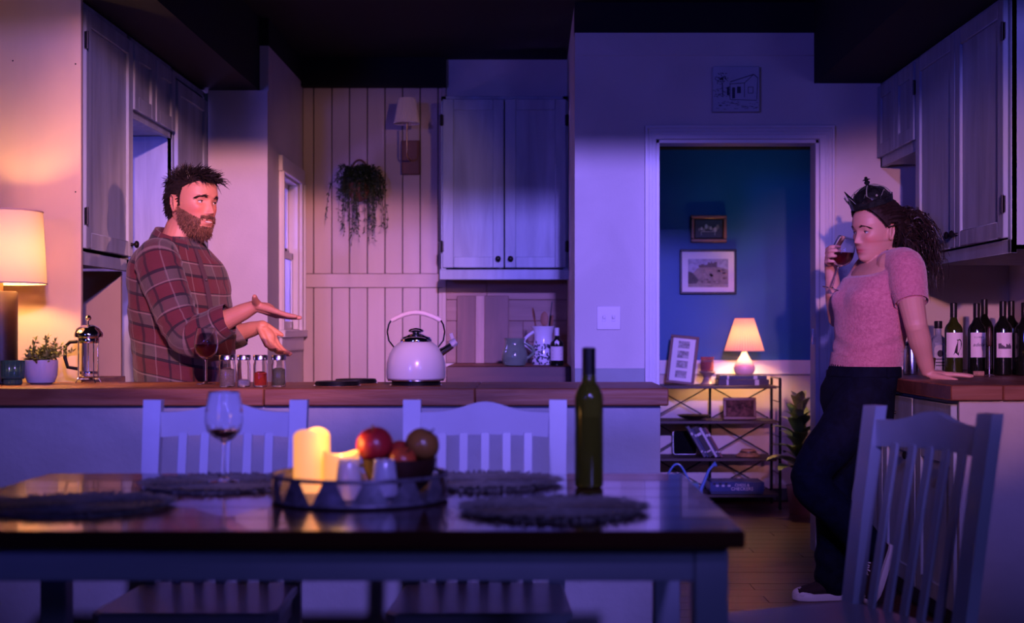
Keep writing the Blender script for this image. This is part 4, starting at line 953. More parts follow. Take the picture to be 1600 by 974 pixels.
def fruit(name, lab, cat, off, r, col, col2, tilt, long=1.0):
    t = thing(name, lab, cat, Vector(bc)+Vector(off), 0, 'fruit in the wooden bowl'); t.rotation_euler = tilt
    prof = []
    for k in range(17):
        a = PI*k/16; rr_ = r*math.sin(a)*(1+.08*math.cos(a))+.0008; z = -r*.92*long*math.cos(a)
        if k > 12: z -= r*.22*((k-12)/4)**2
        if k < 3: z += r*.12*((3-k)/3)**2
        prof.append((rr_, z))
    obj('flesh', G().lathe(prof, 28), pbr(name+lab[:9], col, .28, col2=col2, vscale=9, coat=.2), t)
    obj('stem', G().tube([(0, 0, r*.62*long), (.002, 0, r*.85*long), (.006, 0, r*1.08*long)], [.002, .0015, .002], 6), pbr('fruit stem', (.06, .03, .015), .7), t)
fruit('apple', 'shiny dark red apple at the left top of the fruit bowl', 'apple', (-.050, .002, .099), .0370, (.30, .008, .015), (.42, .03, .03), (.3, -.2, 0))
fruit('apple', 'orange-red apple low in the middle of the fruit bowl', 'apple', (.010, -.029, .070), .027, (.42, .03, .012), (.52, .10, .03), (.5, .4, 0))
fruit('apple', 'red apple hidden at the back of the fruit bowl', 'apple', (.000, .040, .078), .027, (.34, .02, .015), (.42, .05, .03), (-.4, .2, 0))
fruit('pear', 'brown russet pear at the right top of the fruit bowl', 'pear', (.046, .012, .098), .034, (.20, .085, .02), (.28, .13, .03), (.1, .5, 0), 1.02)
# ------------------------------------------------------------------ people
def lerp_tab(tab, z):
    if z <= tab[0][0]: return tab[0][1:]
    for a, b in zip(tab, tab[1:]):
        if z <= b[0]:
            f = (z-a[0])/(b[0]-a[0]); f = f*f*(3-2*f)*.35+f*.65
            return tuple(a[i]+(b[i]-a[i])*f for i in range(1, len(a)))
    return tab[-1][1:]
HEADT = [(-.122, .045, .012, .014), (-.117, .064, -.004, .030), (-.108, .077, -.016, .042), (-.095, .082, -.030, .051), (-.08, .0845, -.045, .0575), (-.065, .086, -.060, .063), (-.05, .087, -.076, .0675), (-.03, .0865, -.091, .072),
         (-.01, .086, -.098, .075), (.01, .088, -.1015, .0765), (.03, .0925, -.102, .0765), (.05, .0905, -.0985, .074), (.068, .085, -.092, .069), (.084, .074, -.080, .060), (.097, .058, -.064, .047), (.106, .036, -.042, .031), (.111, .010, -.018, .012)]
def ga(v, s): return math.exp(-(v/s)**2)
def head_point(th, z, off=0, fem=0):
    fr, bk, w_ = lerp_tab(HEADT, z); c = -.006; ct, st = math.cos(th), math.sin(th)
    if fem: w_ *= .965 if z > -.04 else .93
    pw = .88
    x = c+((fr-c) if ct > 0 else (c-bk))*math.copysign(abs(ct)**pw, ct); y = w_*math.copysign(abs(st)**pw, st)
    if ct > .15:
        k = min(1, (ct-.15)/.35); t = min(1, max(0, (.014-z)/.052)); ay = abs(y)
        nh = .0235 if not fem else .0205
        if z > -.038: hn = nh*t*t*(3-2*t)*.4+nh*t*.6
        else: hn = nh*ga(z+.038, .0075)
        d = hn*ga(y, .0070+.0045*t)
        d += .006*ga(ay-.0125, .006)*ga(z+.041, .006)
        d -= .0095*ga(ay-.032, .015)*ga(z-.001, .010)
        d += (.0045 if not fem else .002)*ga(z-.021, .007)*ga(ay-.026, .024)
        d += .0055*ga(y, .018)*ga(z+.0655, .0038)+.0065*ga(y, .016)*ga(z+.0765, .0048)-.0045*ga(y, .021)*ga(z+.071, .0018)
        d -= .003*ga(y, .02)*ga(z+.088, .006); d += .006*ga(y, .017)*ga(z+.103, .011)
        d += .005*ga(ay-.046, .018)*ga(z+.022, .018)
        x += d*k
    if off:
        q = Vector((x+.006, y, z)); q = q*(1+off/max(.02, q.length)); return Vector((q.x-.006, q.y, q.z))
    return Vector((x, y, z))
def head_geo(g, M, fem=0, eye=True):
    m = g.n(); rings = []
    zs = [-.1215+.2318*k/89 for k in range(90)]
    for z in zs: rings.append([head_point(2*PI*j/84, z, 0, fem) for j in range(84)])
    g.loft(rings)
    s = .94 if fem else 1
    for sy in (-1, 1):
        R = Matrix.Rotation(-.25, 3, 'Y') @ Matrix.Rotation(sy*.35, 3, 'Z')
        g.ball((-.012, sy*.0745*(.97 if fem else 1), -.010), (.0165*s, .0055, .029*s), 18, R)
        n = 20; pts = []
        for k in range(n):
            a = 2*PI*k/n; p = R @ Vector((.0165*s*math.cos(a)*(1 if math.sin(a) > 0 else .75), sy*.005, .030*s*math.sin(a))); pts.append(p+Vector((-.012, sy*.0775*(.97 if fem else 1), -.010)))
        g.tube(pts, .0036, 8, closed=True)
        if eye:
            g.ball((.0665, sy*.0315, .0084), (.0128, .0155, .0078), 14); g.ball((.0660, sy*.0315, -.0100), (.0118, .0145, .0082), 14)
    return g.xf(M, m)
def frame(origin, f, up=(0, 0, 1), scale=1.0):
    f = Vector(f).normalized(); l = Vector(up).cross(f).normalized(); u = f.cross(l)
    M = (Matrix((f, l, u)).transposed()*1.0).to_4x4()
    return Matrix.Translation(Vector(origin)) @ M @ Matrix.Scale(scale, 4)
def hand(g, wrist, F, N, side, size=1.0, curls=((.2, .3, .2),)*4, spread=.08, thumb=(.75, .55, .3), tc=.3, tl=1.0):
    F = Vector(F).normalized(); N = Vector(N); N = (N-F*N.dot(F)).normalized(); T = F.cross(N) if side == 'R' else N.cross(F)
    W = Vector(wrist); s = size
    offs = (.027, .0095, -.009, -.0265); kn = (.090, .094, .089, .080); lens = (.074, .082, .076, .060); rad = (.0090, .0092, .0088, .0078)
    for i in range(4):
        b = W+T*offs[i]*.55*s; k = W+(F*kn[i]+T*offs[i]-N*.002)*s
        g.capsule([b-F*.004*s, b.lerp(k, .5)+N*.002*s, k], [.0140*s, .0145*s, .0112*s], 12, 3)
        c = curls[i]; a = 0; p = k; pts = [k]; sp = spread*(1.5-i)/1.5
        base = (F+T*sp).normalized()
        for j, fr in enumerate((.45, .30, .25)):
            a += c[j]; d = base*math.cos(a)+N*math.sin(a); p = p+d*lens[i]*fr*s; pts.append(p)
        g.capsule(pts, [rad[i]*1.12*s, rad[i]*1.03*s, rad[i]*.95*s, rad[i]*.80*s], 12, 3)
    b = W+(F*.012+T*.018+N*.006)*s; d = (T*thumb[0]+F*thumb[1]+N*thumb[2]).normalized(); d2 = (d+N*tc*.6+F*tc).normalized()
    p1 = b+d*.046*s*tl; p2 = p1+d2*.034*s*tl; p3 = p2+d2*.026*s*tl
    g.capsule([b, p1, p2, p3], [.0165*s, .0128*s, .0108*s, .0082*s], 12, 3)
    g.capsule([W+F*.01*s, W+(F*.05+T*.006+N*.004)*s, W+F*.08*s], [.019*s, .022*s, .012*s], 12, 3)
def body_obj(name, g, voxel, M, fem, skin, lips, scalp):
    me = remesh(g, name, voxel, 3, .45); Mi = M.inverted()
    ca = me.color_attributes.new('skin', 'FLOAT_COLOR', 'POINT')
    buf = []
    for v in me.vertices:
        p = Mi @ v.co; c = skin
        if p.z > -.14 and p.length < .17:
            r = ga(p.y, .020)*ga(p.z+.071, .0095) if p.x > .06 else 0
            r = min(1, r*1.5)
            ck = .30*ga(abs(p.y)-.045, .022)*ga(p.z+.03, .022) if p.x > .02 else 0
            c = tuple(skin[i]*(1-r)+lips[i]*r for i in range(3)); c = (c[0], c[1]*(1-ck), c[2]*(1-ck))
            h = scalp(p)
            if h: c = tuple(c[i]*(1-h)+(.02, .012, .01)[i]*h for i in range(3))
        buf += [c[0], c[1], c[2], 1]
    ca.data.foreach_set('color', buf)
    m = bpy.data.materials.new(name+' skin'); m.use_nodes = True; N = m.node_tree.nodes; L = m.node_tree.links; b = N['Principled BSDF']
    at_ = N.new('ShaderNodeAttribute'); at_.attribute_name = 'skin'; L.new(at_.outputs['Color'], b.inputs['Base Color'])
    b.inputs['Roughness'].default_value = .48; b.inputs['Subsurface Weight'].default_value = .12; b.inputs['Subsurface Radius'].default_value = (.012, .005, .003); b.inputs['Subsurface Scale'].default_value = .4
    me.materials.clear(); me.materials.append(m)
    return obj(name, me, None)
EYEW = pbr('eye white', (.45, .42, .42), .45); IRIS = pbr('iris', (.03, .018, .012), .1)
def face_parts(root, M, fem, gaze, brow_col, hairm):
    s = M.to_scale()[0]
    for sy in (-1, 1):
        c = Vector((.0655, sy*.0315, -.0005)); e = obj('eye', G().ball(c, .0118, 20).xf(M), EYEW, root)
        gz = (M.to_3x3().inverted() @ Vector(gaze)).normalized()
        obj('iris', G().ball(c+gz*.0072, .0055, 14).xf(M), IRIS, e)
        n = 9; pts = []; 
        for k in range(n):
            u = -1+2*k/(n-1); y = sy*.0315+u*.0135; pts.append(Vector((.0655+.0125*math.sqrt(max(.05, 1-(u*.9)**2)), y, .0035-.0035*u*u)))
        obj('lashes', G().tube(pts, [.0006+.0010*math.sin(PI*k/(n-1)) for k in range(n)], 6).xf(M), INK, e)
        g = G(); random.seed(4)
        for k in range(46 if not fem else 36):
            u = random.random(); y = sy*(.014+.038*u); z = (.0165 if not fem else .019)+.008*math.sin(PI*min(1, u*1.1))*(.8 if fem else .6)-.005*u*u+random.gauss(0, .0014 if fem else .0022)
            q0 = surf(y, z, fem); q1 = surf(y+sy*.005, z+.0012-.003*u, fem); q2 = surf(y+sy*.009, z+.001-.006*u, fem)
            g.tube([q0, q1+Vector((.0012, 0, 0)), q2+Vector((.0004, 0, 0))], [.0007, .0006, .0002], 4)
        obj('eyebrow', g.xf(M), brow_col, root)
def surf(y, z, fem=0, off=.0016):
    lo, hi = 0.0, PI/2; ay = abs(y)
    for _ in range(18):
        m_ = (lo+hi)/2
        if head_point(m_, z, 0, fem).y < ay: lo = m_
        else: hi = m_
    p = head_point(lo, z, 0, fem); return Vector((p.x+off, y, z))
def strand(g, pts, r, seg=4):
    n = len(pts); g.tube(pts, [r*(1-.85*(k/(n-1))**2) for k in range(n)], seg)
def shell(g, mask, off, fem, M, nz=110, nt=160):
    m = g.n(); idx = {}
    for i in range(nz):
        z = -.118+.2285*i/(nz-1)
        for j in range(nt): idx[(i, j)] = (head_point(2*PI*j/nt, z, 0, fem), 2*PI*j/nt, z)
    vid = {}
    def gv(i, j):
        if (i, j) not in vid: vid[(i, j)] = len(g.v); p, th, z = idx[(i, j)]; g.v.append(head_point(th, z, off, fem))
        return vid[(i, j)]
    for i in range(nz-1):
        for j in range(nt):
            q = [(i, j), (i, (j+1) % nt), (i+1, (j+1) % nt), (i+1, j)]
            if all(mask(idx[k][0]) for k in q): g.f.append([gv(*k) for k in q])
    top = [gv(nz-1, j) for j in range(nt)]; g.f.append(top)
    return g.xf(M, m)
def step_mask(N, L, src, lo, hi):
    a = N.new('ShaderNodeMath'); a.operation = 'GREATER_THAN'; a.inputs[1].default_value = lo; L.new(src, a.inputs[0])
    b = N.new('ShaderNodeMath'); b.operation = 'LESS_THAN'; b.inputs[1].default_value = hi; L.new(src, b.inputs[0])
    c = N.new('ShaderNodeMath'); c.operation = 'MULTIPLY'; L.new(a.outputs[0], c.inputs[0]); L.new(b.outputs[0], c.inputs[1]); return c.outputs[0]
def plaid():
    m = bpy.data.materials.new('plaid flannel'); m.use_nodes = True; N = m.node_tree.nodes; L = m.node_tree.links; b = N['Principled BSDF']
    b.inputs['Roughness'].default_value = .85; b.inputs['Sheen Weight'].default_value = .15; b.inputs['Specular IOR Level'].default_value = .2
    uv = N.new('ShaderNodeUVMap'); sx = N.new('ShaderNodeSeparateXYZ'); L.new(uv.outputs[0], sx.inputs[0])
    def fr(o, sc):
        k = N.new('ShaderNodeMath'); k.operation = 'MULTIPLY'; k.inputs[1].default_value = sc; L.new(o, k.inputs[0])
        f = N.new('ShaderNodeMath'); f.operation = 'FRACT'; L.new(k.outputs[0], f.inputs[0]); return f.outputs[0]
    U = fr(sx.outputs[0], 1/.105); V = fr(sx.outputs[1], 1/.115)
    cur = None
    def mix(prev, mask, col, fac):
        x = N.new('ShaderNodeMix'); x.data_type = 'RGBA'
        f = N.new('ShaderNodeMath'); f.operation = 'MULTIPLY'; f.inputs[1].default_value = fac; L.new(mask, f.inputs[0]); L.new(f.outputs[0], x.inputs[0])
        if isinstance(prev, tuple): x.inputs[6].default_value = (*prev, 1)
        else: L.new(prev, x.inputs[6])
        x.inputs[7].default_value = (*col, 1); return x.outputs[2]
    c = mix((.085, .066, .072), step_mask(N, L, V, .0, .52), (.10, .015, .026), .8)
    c = mix(c, step_mask(N, L, U, .0, .45), (.10, .017, .028), .45)
    c = mix(c, step_mask(N, L, V, .50, .60), (.012, .010, .02), .85); c = mix(c, step_mask(N, L, U, .46, .56), (.012, .010, .02), .7)
    c = mix(c, step_mask(N, L, V, .94, .985), (.22, .16, .17), .6); c = mix(c, step_mask(N, L, U, .93, .975), (.22, .16, .17), .45)
    c = mix(c, step_mask(N, L, V, .0, .03), (.015, .01, .02), .8)
    L.new(c, b.inputs['Base Color'])
    tc = N.new('ShaderNodeTexCoord'); n = N.new('ShaderNodeTexNoise'); n.inputs['Scale'].default_value = 14; n.inputs['Detail'].default_value = 3; L.new(tc.outputs['Object'], n.inputs['Vector'])
    bp = N.new('ShaderNodeBump'); bp.inputs['Strength'].default_value = .35; bp.inputs['Distance'].default_value = .02; L.new(n.outputs['Fac'], bp.inputs['Height']); L.new(bp.outputs[0], b.inputs['Normal'])
    return m
def catmull(pts, sub):
    out = []; n = len(pts)
    for i in range(n-1):
        p0, p1, p2, p3 = pts[max(i-1, 0)], pts[i], pts[i+1], pts[min(i+2, n-1)]
        for k in range(sub):
            t = k/sub; out.append(tuple(.5*(2*p1[j]+(p2[j]-p0[j])*t+(2*p0[j]-5*p1[j]+4*p2[j]-p3[j])*t*t+(3*p1[j]-p0[j]-3*p2[j]+p3[j])*t**3) for j in range(len(p1))))
    out.append(tuple(pts[-1])); return out
def sleeve(g, pts, sub=9, cols=40, wr=.004, up=(0, 0, 1), v0=0.0, folds=()):
    """pts: (x, y, z, r); open tube with uv in metres"""
    C = catmull(pts, sub); P3 = [Vector(c[:3]) for c in C]; R = [c[3] for c in C]; rows = []; uvs = []; v = v0; u_ = Vector(up)
    for i, p in enumerate(P3):
        t = (P3[min(i+1, len(P3)-1)]-P3[max(i-1, 0)]).normalized(); x = u_.cross(t).normalized(); y = t.cross(x); u_ = y
        if i: v += (p-P3[i-1]).length
        row = []; uv = []
        for j in range(cols+1):
            a = 2*PI*j/cols; n = x*math.cos(a)+y*math.sin(a); q = p+n*R[i]
            d = noise.noise(q*11)*wr*1.6+noise.noise(q*26)*wr*.7
            for (fv, fw, fa) in folds: d += fa*math.sin((v-fv)*150+2*math.sin(a*2+1)+a)*ga(v-fv, fw)
            row.append(q+n*d); uv.append((a*.075, v))
        rows.append(row); uvs.append(uv)
    return g.grid(rows, uvs)
# ================================================================== the man
MD = 5.42
phi = math.radians(26); mf = Vector((math.cos(phi), -math.sin(phi), 0)); ml = Vector((math.sin(phi), math.cos(phi), 0))
hy = math.radians(33); HM = frame(at(301, 317, MD), (math.cos(hy), -math.sin(hy), -.03), (.03, .03, 1), 1.07)
TOR = [(.50, 293, .150, .185), (.74, 293, .160, .200), (.90, 291, .168, .208), (1.05, 288, .166, .214), (1.18, 284, .160, .222), (1.28, 280, .150, .222), (1.345, 277, .132, .205), (1.39, 275, .112, .165), (1.425, 274, .090, .115), (1.452, 275, .072, .078)]
def torso_ring(z, sc=1.0, n=48, wr=0, extra=0):
    px, a, b = lerp_tab(TOR, z); c = Vector((X(px, MD), MD, z)); out = []
    for j in range(n+1):
        th = 2*PI*j/n+PI*.75; ct, st = math.cos(th), math.sin(th)
        q = c+mf*a*sc*math.copysign(abs(ct)**.86, ct)+ml*b*sc*math.copysign(abs(st)**.86, st)
        nn = (q-c).normalized()
        if wr: q = q+nn*(noise.noise(q*7)*wr+noise.noise(Vector((q.x*9, q.y*9, q.z*22)))*wr*.6+extra)
        out.append(q)
    return out
def to_world(px, py, d): return at(px, py, d)
sR = at(247, 412, 5.23); eR = at(296, 528, 5.13); wR = at(398, 479, 5.08); cR = at(352, 501, 5.10)
sL = at(306, 414, 5.62); eL = at(326, 535, 5.70); wL = at(409, 510, 5.60); cL = at(372, 522, 5.64)
g = G(); head_geo(g, HM)
nb = HM @ Vector((-.030, 0, -.055)); na = at(273, 392, MD)
g.capsule([nb+Vector((0, 0, .03)), nb, nb.lerp(na, .5)+Vector((-.003, 0, 0)), na, na-Vector((0, 0, .06))], [.055, .060, .062, .070, .09], 24, 4)
g.loft([torso_ring(z, .90, 32)[:-1] for z in (.52, .7, .9, 1.05, 1.2, 1.3, 1.36, 1.40, 1.43)])
for s_, e_, w_, sd, F, N, cu, th in ((sR, eR, wR, 'R', (1, -.12, -.30), (.25, .30, .92), ((-.05, .10, .1), (.0, .12, .1), (.06, .16, .12), (.15, .2, .15)), (.9, -.05, .05)),
                                    (sL, eL, wL, 'L', (.52, -.12, -.84), (.62, -.60, .50), ((.25, .3, .2), (.3, .4, .25), (.35, .45, .3), (.4, .5, .3)), (.5, .75, .15))):
    g.capsule([s_, s_.lerp(e_, .5), e_], [.058, .050, .044], 18, 4)
    g.capsule([e_, e_.lerp(w_, .35), e_.lerp(w_, .75), w_], [.043, .045, .034, .0275], 18, 4, up=(0, 0, 1), flat=[1, 1, .95, .85])
    hand(g, w_, F, N, sd, 1.0, cu, .05, th, .12, .62)
for sy, px in ((-.105, 292), (.105, 292)):
    h = Vector((X(px, MD), MD, .82))+ml*sy; kn = Vector((h.x+.03, h.y, .46)); an = Vector((h.x, h.y, .06))
    g.capsule([h, kn, an], [.085, .055, .042], 16, 4); g.capsule([an, an+mf*.12-Vector((0, 0, .022))], [.04, .033], 12, 3)
def scalp_m(p): return 1 if man_hair(p) else 0
def man_hair(p):
    if p.z < -.062: return False
    if p.x > .022: return p.z > .046+(p.x-.022)*.55
    if p.x > .014: return p.z > .010+(p.x-.014)*4.5
    if p.x > .005: return p.z > -.020
    if p.x > -.0: return p.z > .012
    if p.x > -.030: return p.z > .020 if abs(p.y) > .055 else True
    return p.z > -.058
man = body_obj('person', g, .0028, HM, 0, (.52, .23, .155), (.36, .12, .10), scalp_m)
tag(man, 'bearded man in plaid flannel shirt gesturing with open hands behind the island', 'person')
HAIRM = pbr('dark brown hair', (.014, .009, .008), .5, var=.4, vscale=60); BEARDM = pbr('auburn beard', (.16, .075, .045), .6, var=.45, vscale=70)
face_parts(man, HM, 0, (1, -.38, .0), HAIRM, HAIRM)
obj('teeth', G().ball((.0860, 0, -.0712), (.0072, .0165, .0036), 16).xf(HM), pbr('teeth', (.75, .70, .62), .2), man)
# hair
random.seed(31); g = shell(G(), man_hair, .0055, 0, HM); N_ = 0
while N_ < 1500:
    th = random.uniform(0, 2*PI); z = random.uniform(-.06, .108); p = head_point(th, z, .003)
    if not man_hair(p): continue
    N_ += 1; n = (p-Vector((-.006, 0, .0))).normalized()
    topk = min(1, max(0, (z-.052)/.035))
    frontk = min(1, max(0, (p.x+.03)/.09))
    flow = (Vector((-.9, 0, -.25)) if p.x > -.01 else Vector((-.35, 0, -.75)))*(1-topk)+Vector((.15+.75*frontk, -.05, .28-.10*frontk))*topk
    L = (.014+random.random()*.010)*(1-topk)+(.026+.018*random.random()+.012*frontk)*topk
    d = (n*(.16+.12*topk)+flow+rv()*.16).normalized(); b = (rv()*.3+Vector((.25, 0, -.45))*topk)
    strand(g, [HM @ (p+d*L*f+b*L*.28*f*f) for f in (0, .35, .7, 1)], .0020 if topk > .4 else .0014, 3)
for k in range(150):
    p = Vector((random.uniform(.035, .080), random.uniform(-.045, .045), 0)); p.z = .079+.014*random.random()-max(0, p.x-.06)*.5
    d = Vector((1, random.gauss(0, .28), random.uniform(-.05, .34))).normalized(); L = random.uniform(.035, .072)
    strand(g, [HM @ (p+d*L*f+Vector((0, 0, -.018*f*f*random.uniform(.3, 1.6)))) for f in (0, .35, .7, 1)], .0021, 3)
tag(obj('hair', g, HAIRM, man), 'short dark hair swept forward in a messy tuft', kind='stuff')
def beard_mask(p):
    ay = abs(p.y)
    if p.x < -.004: return False
    if ay < .030 and -.086 < p.z < -.0605 and p.x > .05: return False
    if p.x > .062 and ay < .034 and -.0605 <= p.z < -.047: return True
    lim = -.018-.58*max(0, p.x-.006)
    return p.z < lim and p.z < (.006 if p.x < .03 else -.03)
g = shell(G(), beard_mask, .0022, 0, HM); g.f.pop(); N_ = 0
while N_ < 1500:
    th = random.uniform(-2, 2); z = -.12+.13*random.random()**1.0; p = head_point(th, z, .002)
    if not beard_mask(p): continue
    N_ += 1; n = (p-Vector((.01, 0, -.03))).normalized(); chin = ga(p.y, .035)*min(1, max(0, (-.078-z)/.03))
    L = .004+.005*random.random()+.015*chin
    if z > -.062 and p.x > .06: L = .007
    d = (n*.75+Vector((.05, 0, -.75))+rv()*.28).normalized()
    strand(g, [HM @ (p+d*L*f+Vector((0, 0, -.3*L*f*f))) for f in (0, .4, .75, 1)], .0013, 3)
tag(obj('beard', g, BEARDM, man), 'full auburn brown beard', kind='stuff')
# shirt
PL = plaid(); g = G(); rows = []; uvs = []; zz = [.52+.925*k/80 for k in range(81)]
for z in zz:
    r = torso_ring(z, 1.0, 64, .015); rows.append(r); uvs.append([(2*PI*j/64*.205, z-.04*math.sin(2*PI*j/64+.6)) for j in range(65)])
g.grid(rows, uvs)
T4 = lambda v, r: (v.x, v.y, v.z, r)
sh0 = at(262, 398, 5.33)
sleeve(g, [T4(sh0, .055), T4(sR+Vector((0, 0, .005)), .083), T4(sR.lerp(eR, .5)+Vector((-.012, 0, 0)), .079), T4(eR+Vector((-.004, 0, .004)), .072), T4(eR.lerp(cR, .5)+Vector((0, 0, -.006)), .067), T4(cR, .060), T4(cR.lerp(wR, .12), .054)], folds=((.36, .07, .0055), (.14, .06, .003)))
sleeve(g, [T4(at(292, 402, 5.55), .05), T4(sL, .080), T4(sL.lerp(eL, .5), .072), T4(eL, .066), T4(eL.lerp(cL, .5), .060), T4(cL, .054), T4(cL.lerp(wL, .10), .050)], folds=((.36, .07, .005),))
sh = obj('shirt', g, PL, man, ang=70); sh['label'] = 'maroon and grey plaid flannel shirt with rolled sleeves'
for a, b, r in ((cR, wR, .058), (cL, wL, .053)):
    g = G(); d = (b-a).normalized(); sleeve(g, [T4(a.lerp(b, .02), r*.96), T4(a.lerp(b, .04), r*1.06), T4(a.lerp(b, .20), r*1.0), T4(a.lerp(b, .26), r*.93), T4(a.lerp(b, .24), r*.80)], 4, 36, .002); obj('cuff', g, PL, man, ang=70)
# collar: folded band round the neck, open at the front
g = G(); rows = []; uvs = []
for k in range(33):
    a = -2.62+5.24*k/32+PI; dr = mf*math.cos(a)+ml*math.sin(a); fz = .5+.5*math.cos(a)     # fz 0 at the back, 1 in front
    c = at(278, 380, MD); rb = .078+.012*fz; z0 = 1.445-.05*fz
    rows.append([c*1+dr*(rb-.004)+Vector((0, 0, z0-c.z)), c+dr*(rb-.006)+Vector((0, 0, z0+.040-.012*fz-c.z)), c+dr*(rb+.006)+Vector((0, 0, z0+.045-.014*fz-c.z)), c+dr*(rb+.020)+Vector((0, 0, z0+.022-.01*fz-c.z)), c+dr*(rb+.034+.012*fz)+Vector((0, 0, z0-.014-.035*fz**3-c.z))])
    uvs.append([(a*.09, .02*i) for i in range(5)])
obj('collar', g.grid(rows, uvs), PL, man, ang=70)
g = G(); rows = []; uvs = []
for k in range(41):
    z = .56+.84*k/40; px, a, b = lerp_tab(TOR, z); c = Vector((X(px, MD), MD, z)); rows.append([c+mf*(a+.007+.004*noise.noise(Vector((0, 0, z*9))))*math.cos(t)+ml*b*math.sin(t) for t in (-.20, -.17, -.12, -.09)]); uvs.append([(t*.3+.3, z+.02) for t in (-.20, -.17, -.12, -.09)])
pk = obj('placket', g.grid(rows), pbr('placket dark', (.06, .03, .045), .85), man, ang=70)
for z in (.95, 1.06, 1.17, 1.28):
    px, a, b = lerp_tab(TOR, z); c = Vector((X(px, MD), MD, z)); t = -.15; obj('button', G().ball(c+mf*(a+.009)*math.cos(t)+ml*b*math.sin(t), .0055, 10), pbr('button', (.08, .06, .06), .3), pk)
g = G(); g.loft([torso_ring(z, .93, 24)[:-1] for z in (.74, .82, .9)])
for sy in (-.105, .105):
    h = Vector((X(292, MD), MD, .82))+ml*sy; kn = Vector((h.x+.03, h.y, .46)); an = Vector((h.x, h.y, .05)); g.capsule([h, kn, an], [.098, .075, .062], 18, 4)
obj('trousers', remesh(g, 'trousers', .008, 4), pbr('dark denim', (.010, .014, .035), .8, var=.25, vscale=25), man)
# ================================================================== the woman
WD = 5.65
wy = math.radians(18); wf = Vector((-math.cos(wy), -math.sin(wy), 0)); wl = Vector((math.sin(wy), -math.cos(wy), 0))     # left side faces the camera
hw = math.radians(26); HW = frame(at(1368, 361, WD), (-math.cos(hw), -math.sin(hw), -.10), (.10, .02, 1), 1.03)
WT = [(.93, 1351, .122, .158), (.957, 1353, .121, .156), (1.03, 1356, .118, .156), (1.10, 1361, .128, .163), (1.18, 1367, .142, .170), (1.235, 1371, .146, .172), (1.29, 1377, .134, .172), (1.335, 1383, .112, .168), (1.372, 1388, .090, .145), (1.398, 1390, .070, .100)]
def wring(z, sc=1.0, n=48, back=0, tab=None):
    px, a, b = lerp_tab(tab or WT, z); c = Vector((X(px, WD), WD, z)); out = []
    for j in range(n):
        th = 2*PI*j/n; ct, st = math.cos(th), math.sin(th)
        out.append(c+wf*a*sc*math.copysign(abs(ct)**.88, ct)+wl*b*sc*math.copysign(abs(st)**.88, st))
    return out
S1 = at(1414, 421, 5.50); E1 = at(1431, 508, 5.39); W1 = at(1449, 579, 5.47)
S2 = at(1362, 425, 5.80); E2 = at(1308, 498, 5.86); W2 = at(1297, 408, 5.77)
GB = at(1299, 452, 5.67)                                    # base of the glass she holds
g = G(); head_geo(g, HW, 1)
nb = HW @ Vector((-.026, 0, -.055)); na = at(1392, 410, WD)
g.capsule([nb+Vector((0, 0, .03)), nb, nb.lerp(na, .5), na, na-Vector((.0, 0, .07))], [.046, .048, .049, .056, .085], 24, 4)
g.loft([wring(z, .93, 32) for z in (.94, 1.0, 1.1, 1.2, 1.27, 1.33, 1.365, 1.385)])
g.capsule([at(1388, 412, 5.55), S1, S1.lerp(E1, .5), E1], [.045, .056, .051, .044], 18, 4)
g.capsule([E1, E1.lerp(W1, .3), E1.lerp(W1, .75), W1], [.043, .044, .033, .027], 18, 4)
W1h = W1+Vector((.0, .0, -.012))
hand(g, Vector((W1.x+.004, W1.y, CT+.019)), (1, -.05, -.035), (0, 0, -1), 'L', .93, ((.02, .06, .04), (.0, .06, .04), (.02, .06, .04), (.05, .06, .04)), .22, (.6, .8, .12), .05)
g.capsule([S2, S2.lerp(E2, .5), E2], [.048, .043, .038], 18, 4)
g.capsule([E2, E2.lerp(W2, .3), E2.lerp(W2, .75), W2], [.037, .038, .028, .0235], 18, 4)
hand(g, W2, (-.32, -.93, .22), (.93, -.30, -.06), 'R', .92, ((.50, .75, .45), (.45, .75, .45), (.45, .75, .45), (.5, .8, .5)), .12, (.75, .45, .45), .4)
hipL = at(1353, 612, 5.57); kneeL = at(1266, 749, 5.50); ankL = at(1364, 862, 5.53)
hipR = at(1346, 612, 5.73); kneeR = at(1303, 762, 5.74); ankR = at(1300, 912, 5.70)
WH = [(.72, 1342, .112, .150), (.80, 1340, .125, .170), (.86, 1341, .126, .170), (.92, 1350, .123, .158), (.962, 1352, .119, .152)]
g.loft([wring(z, .92, 32, tab=WH) for z in (.74, .80, .86, .92, .955)])
for h, k, a in ((hipL, kneeL, ankL), (hipR, kneeR, ankR)): g.capsule([h, k, a], [.080, .052, .036], 18, 5)
def w_hair(p):
    if p.x > .006: return p.z > .004+(p.x-.006)*1.28
    if p.x > -.002: return p.z > .012
    if p.x > -.030: return p.z > .024 if abs(p.y) > .055 else True
    return p.z > -.070
woman = body_obj('person', g, .0028, HW, 1, (.56, .29, .22), (.42, .10, .11), lambda p: 1 if w_hair(p) else 0)
tag(woman, 'woman in pink short-sleeved sweater and dark jeans leaning on the counter, drinking wine', 'person')
HAIRW = pbr('curly dark hair', (.022, .012, .010), .42, var=.5, vscale=80)
face_parts(woman, HW, 1, (-1, -.32, -.16), HAIRW, HAIRW)
random.seed(77); g = shell(G(), w_hair, .017, 1, HW); tie = Vector((-.118, .0, .022))
N_ = 0
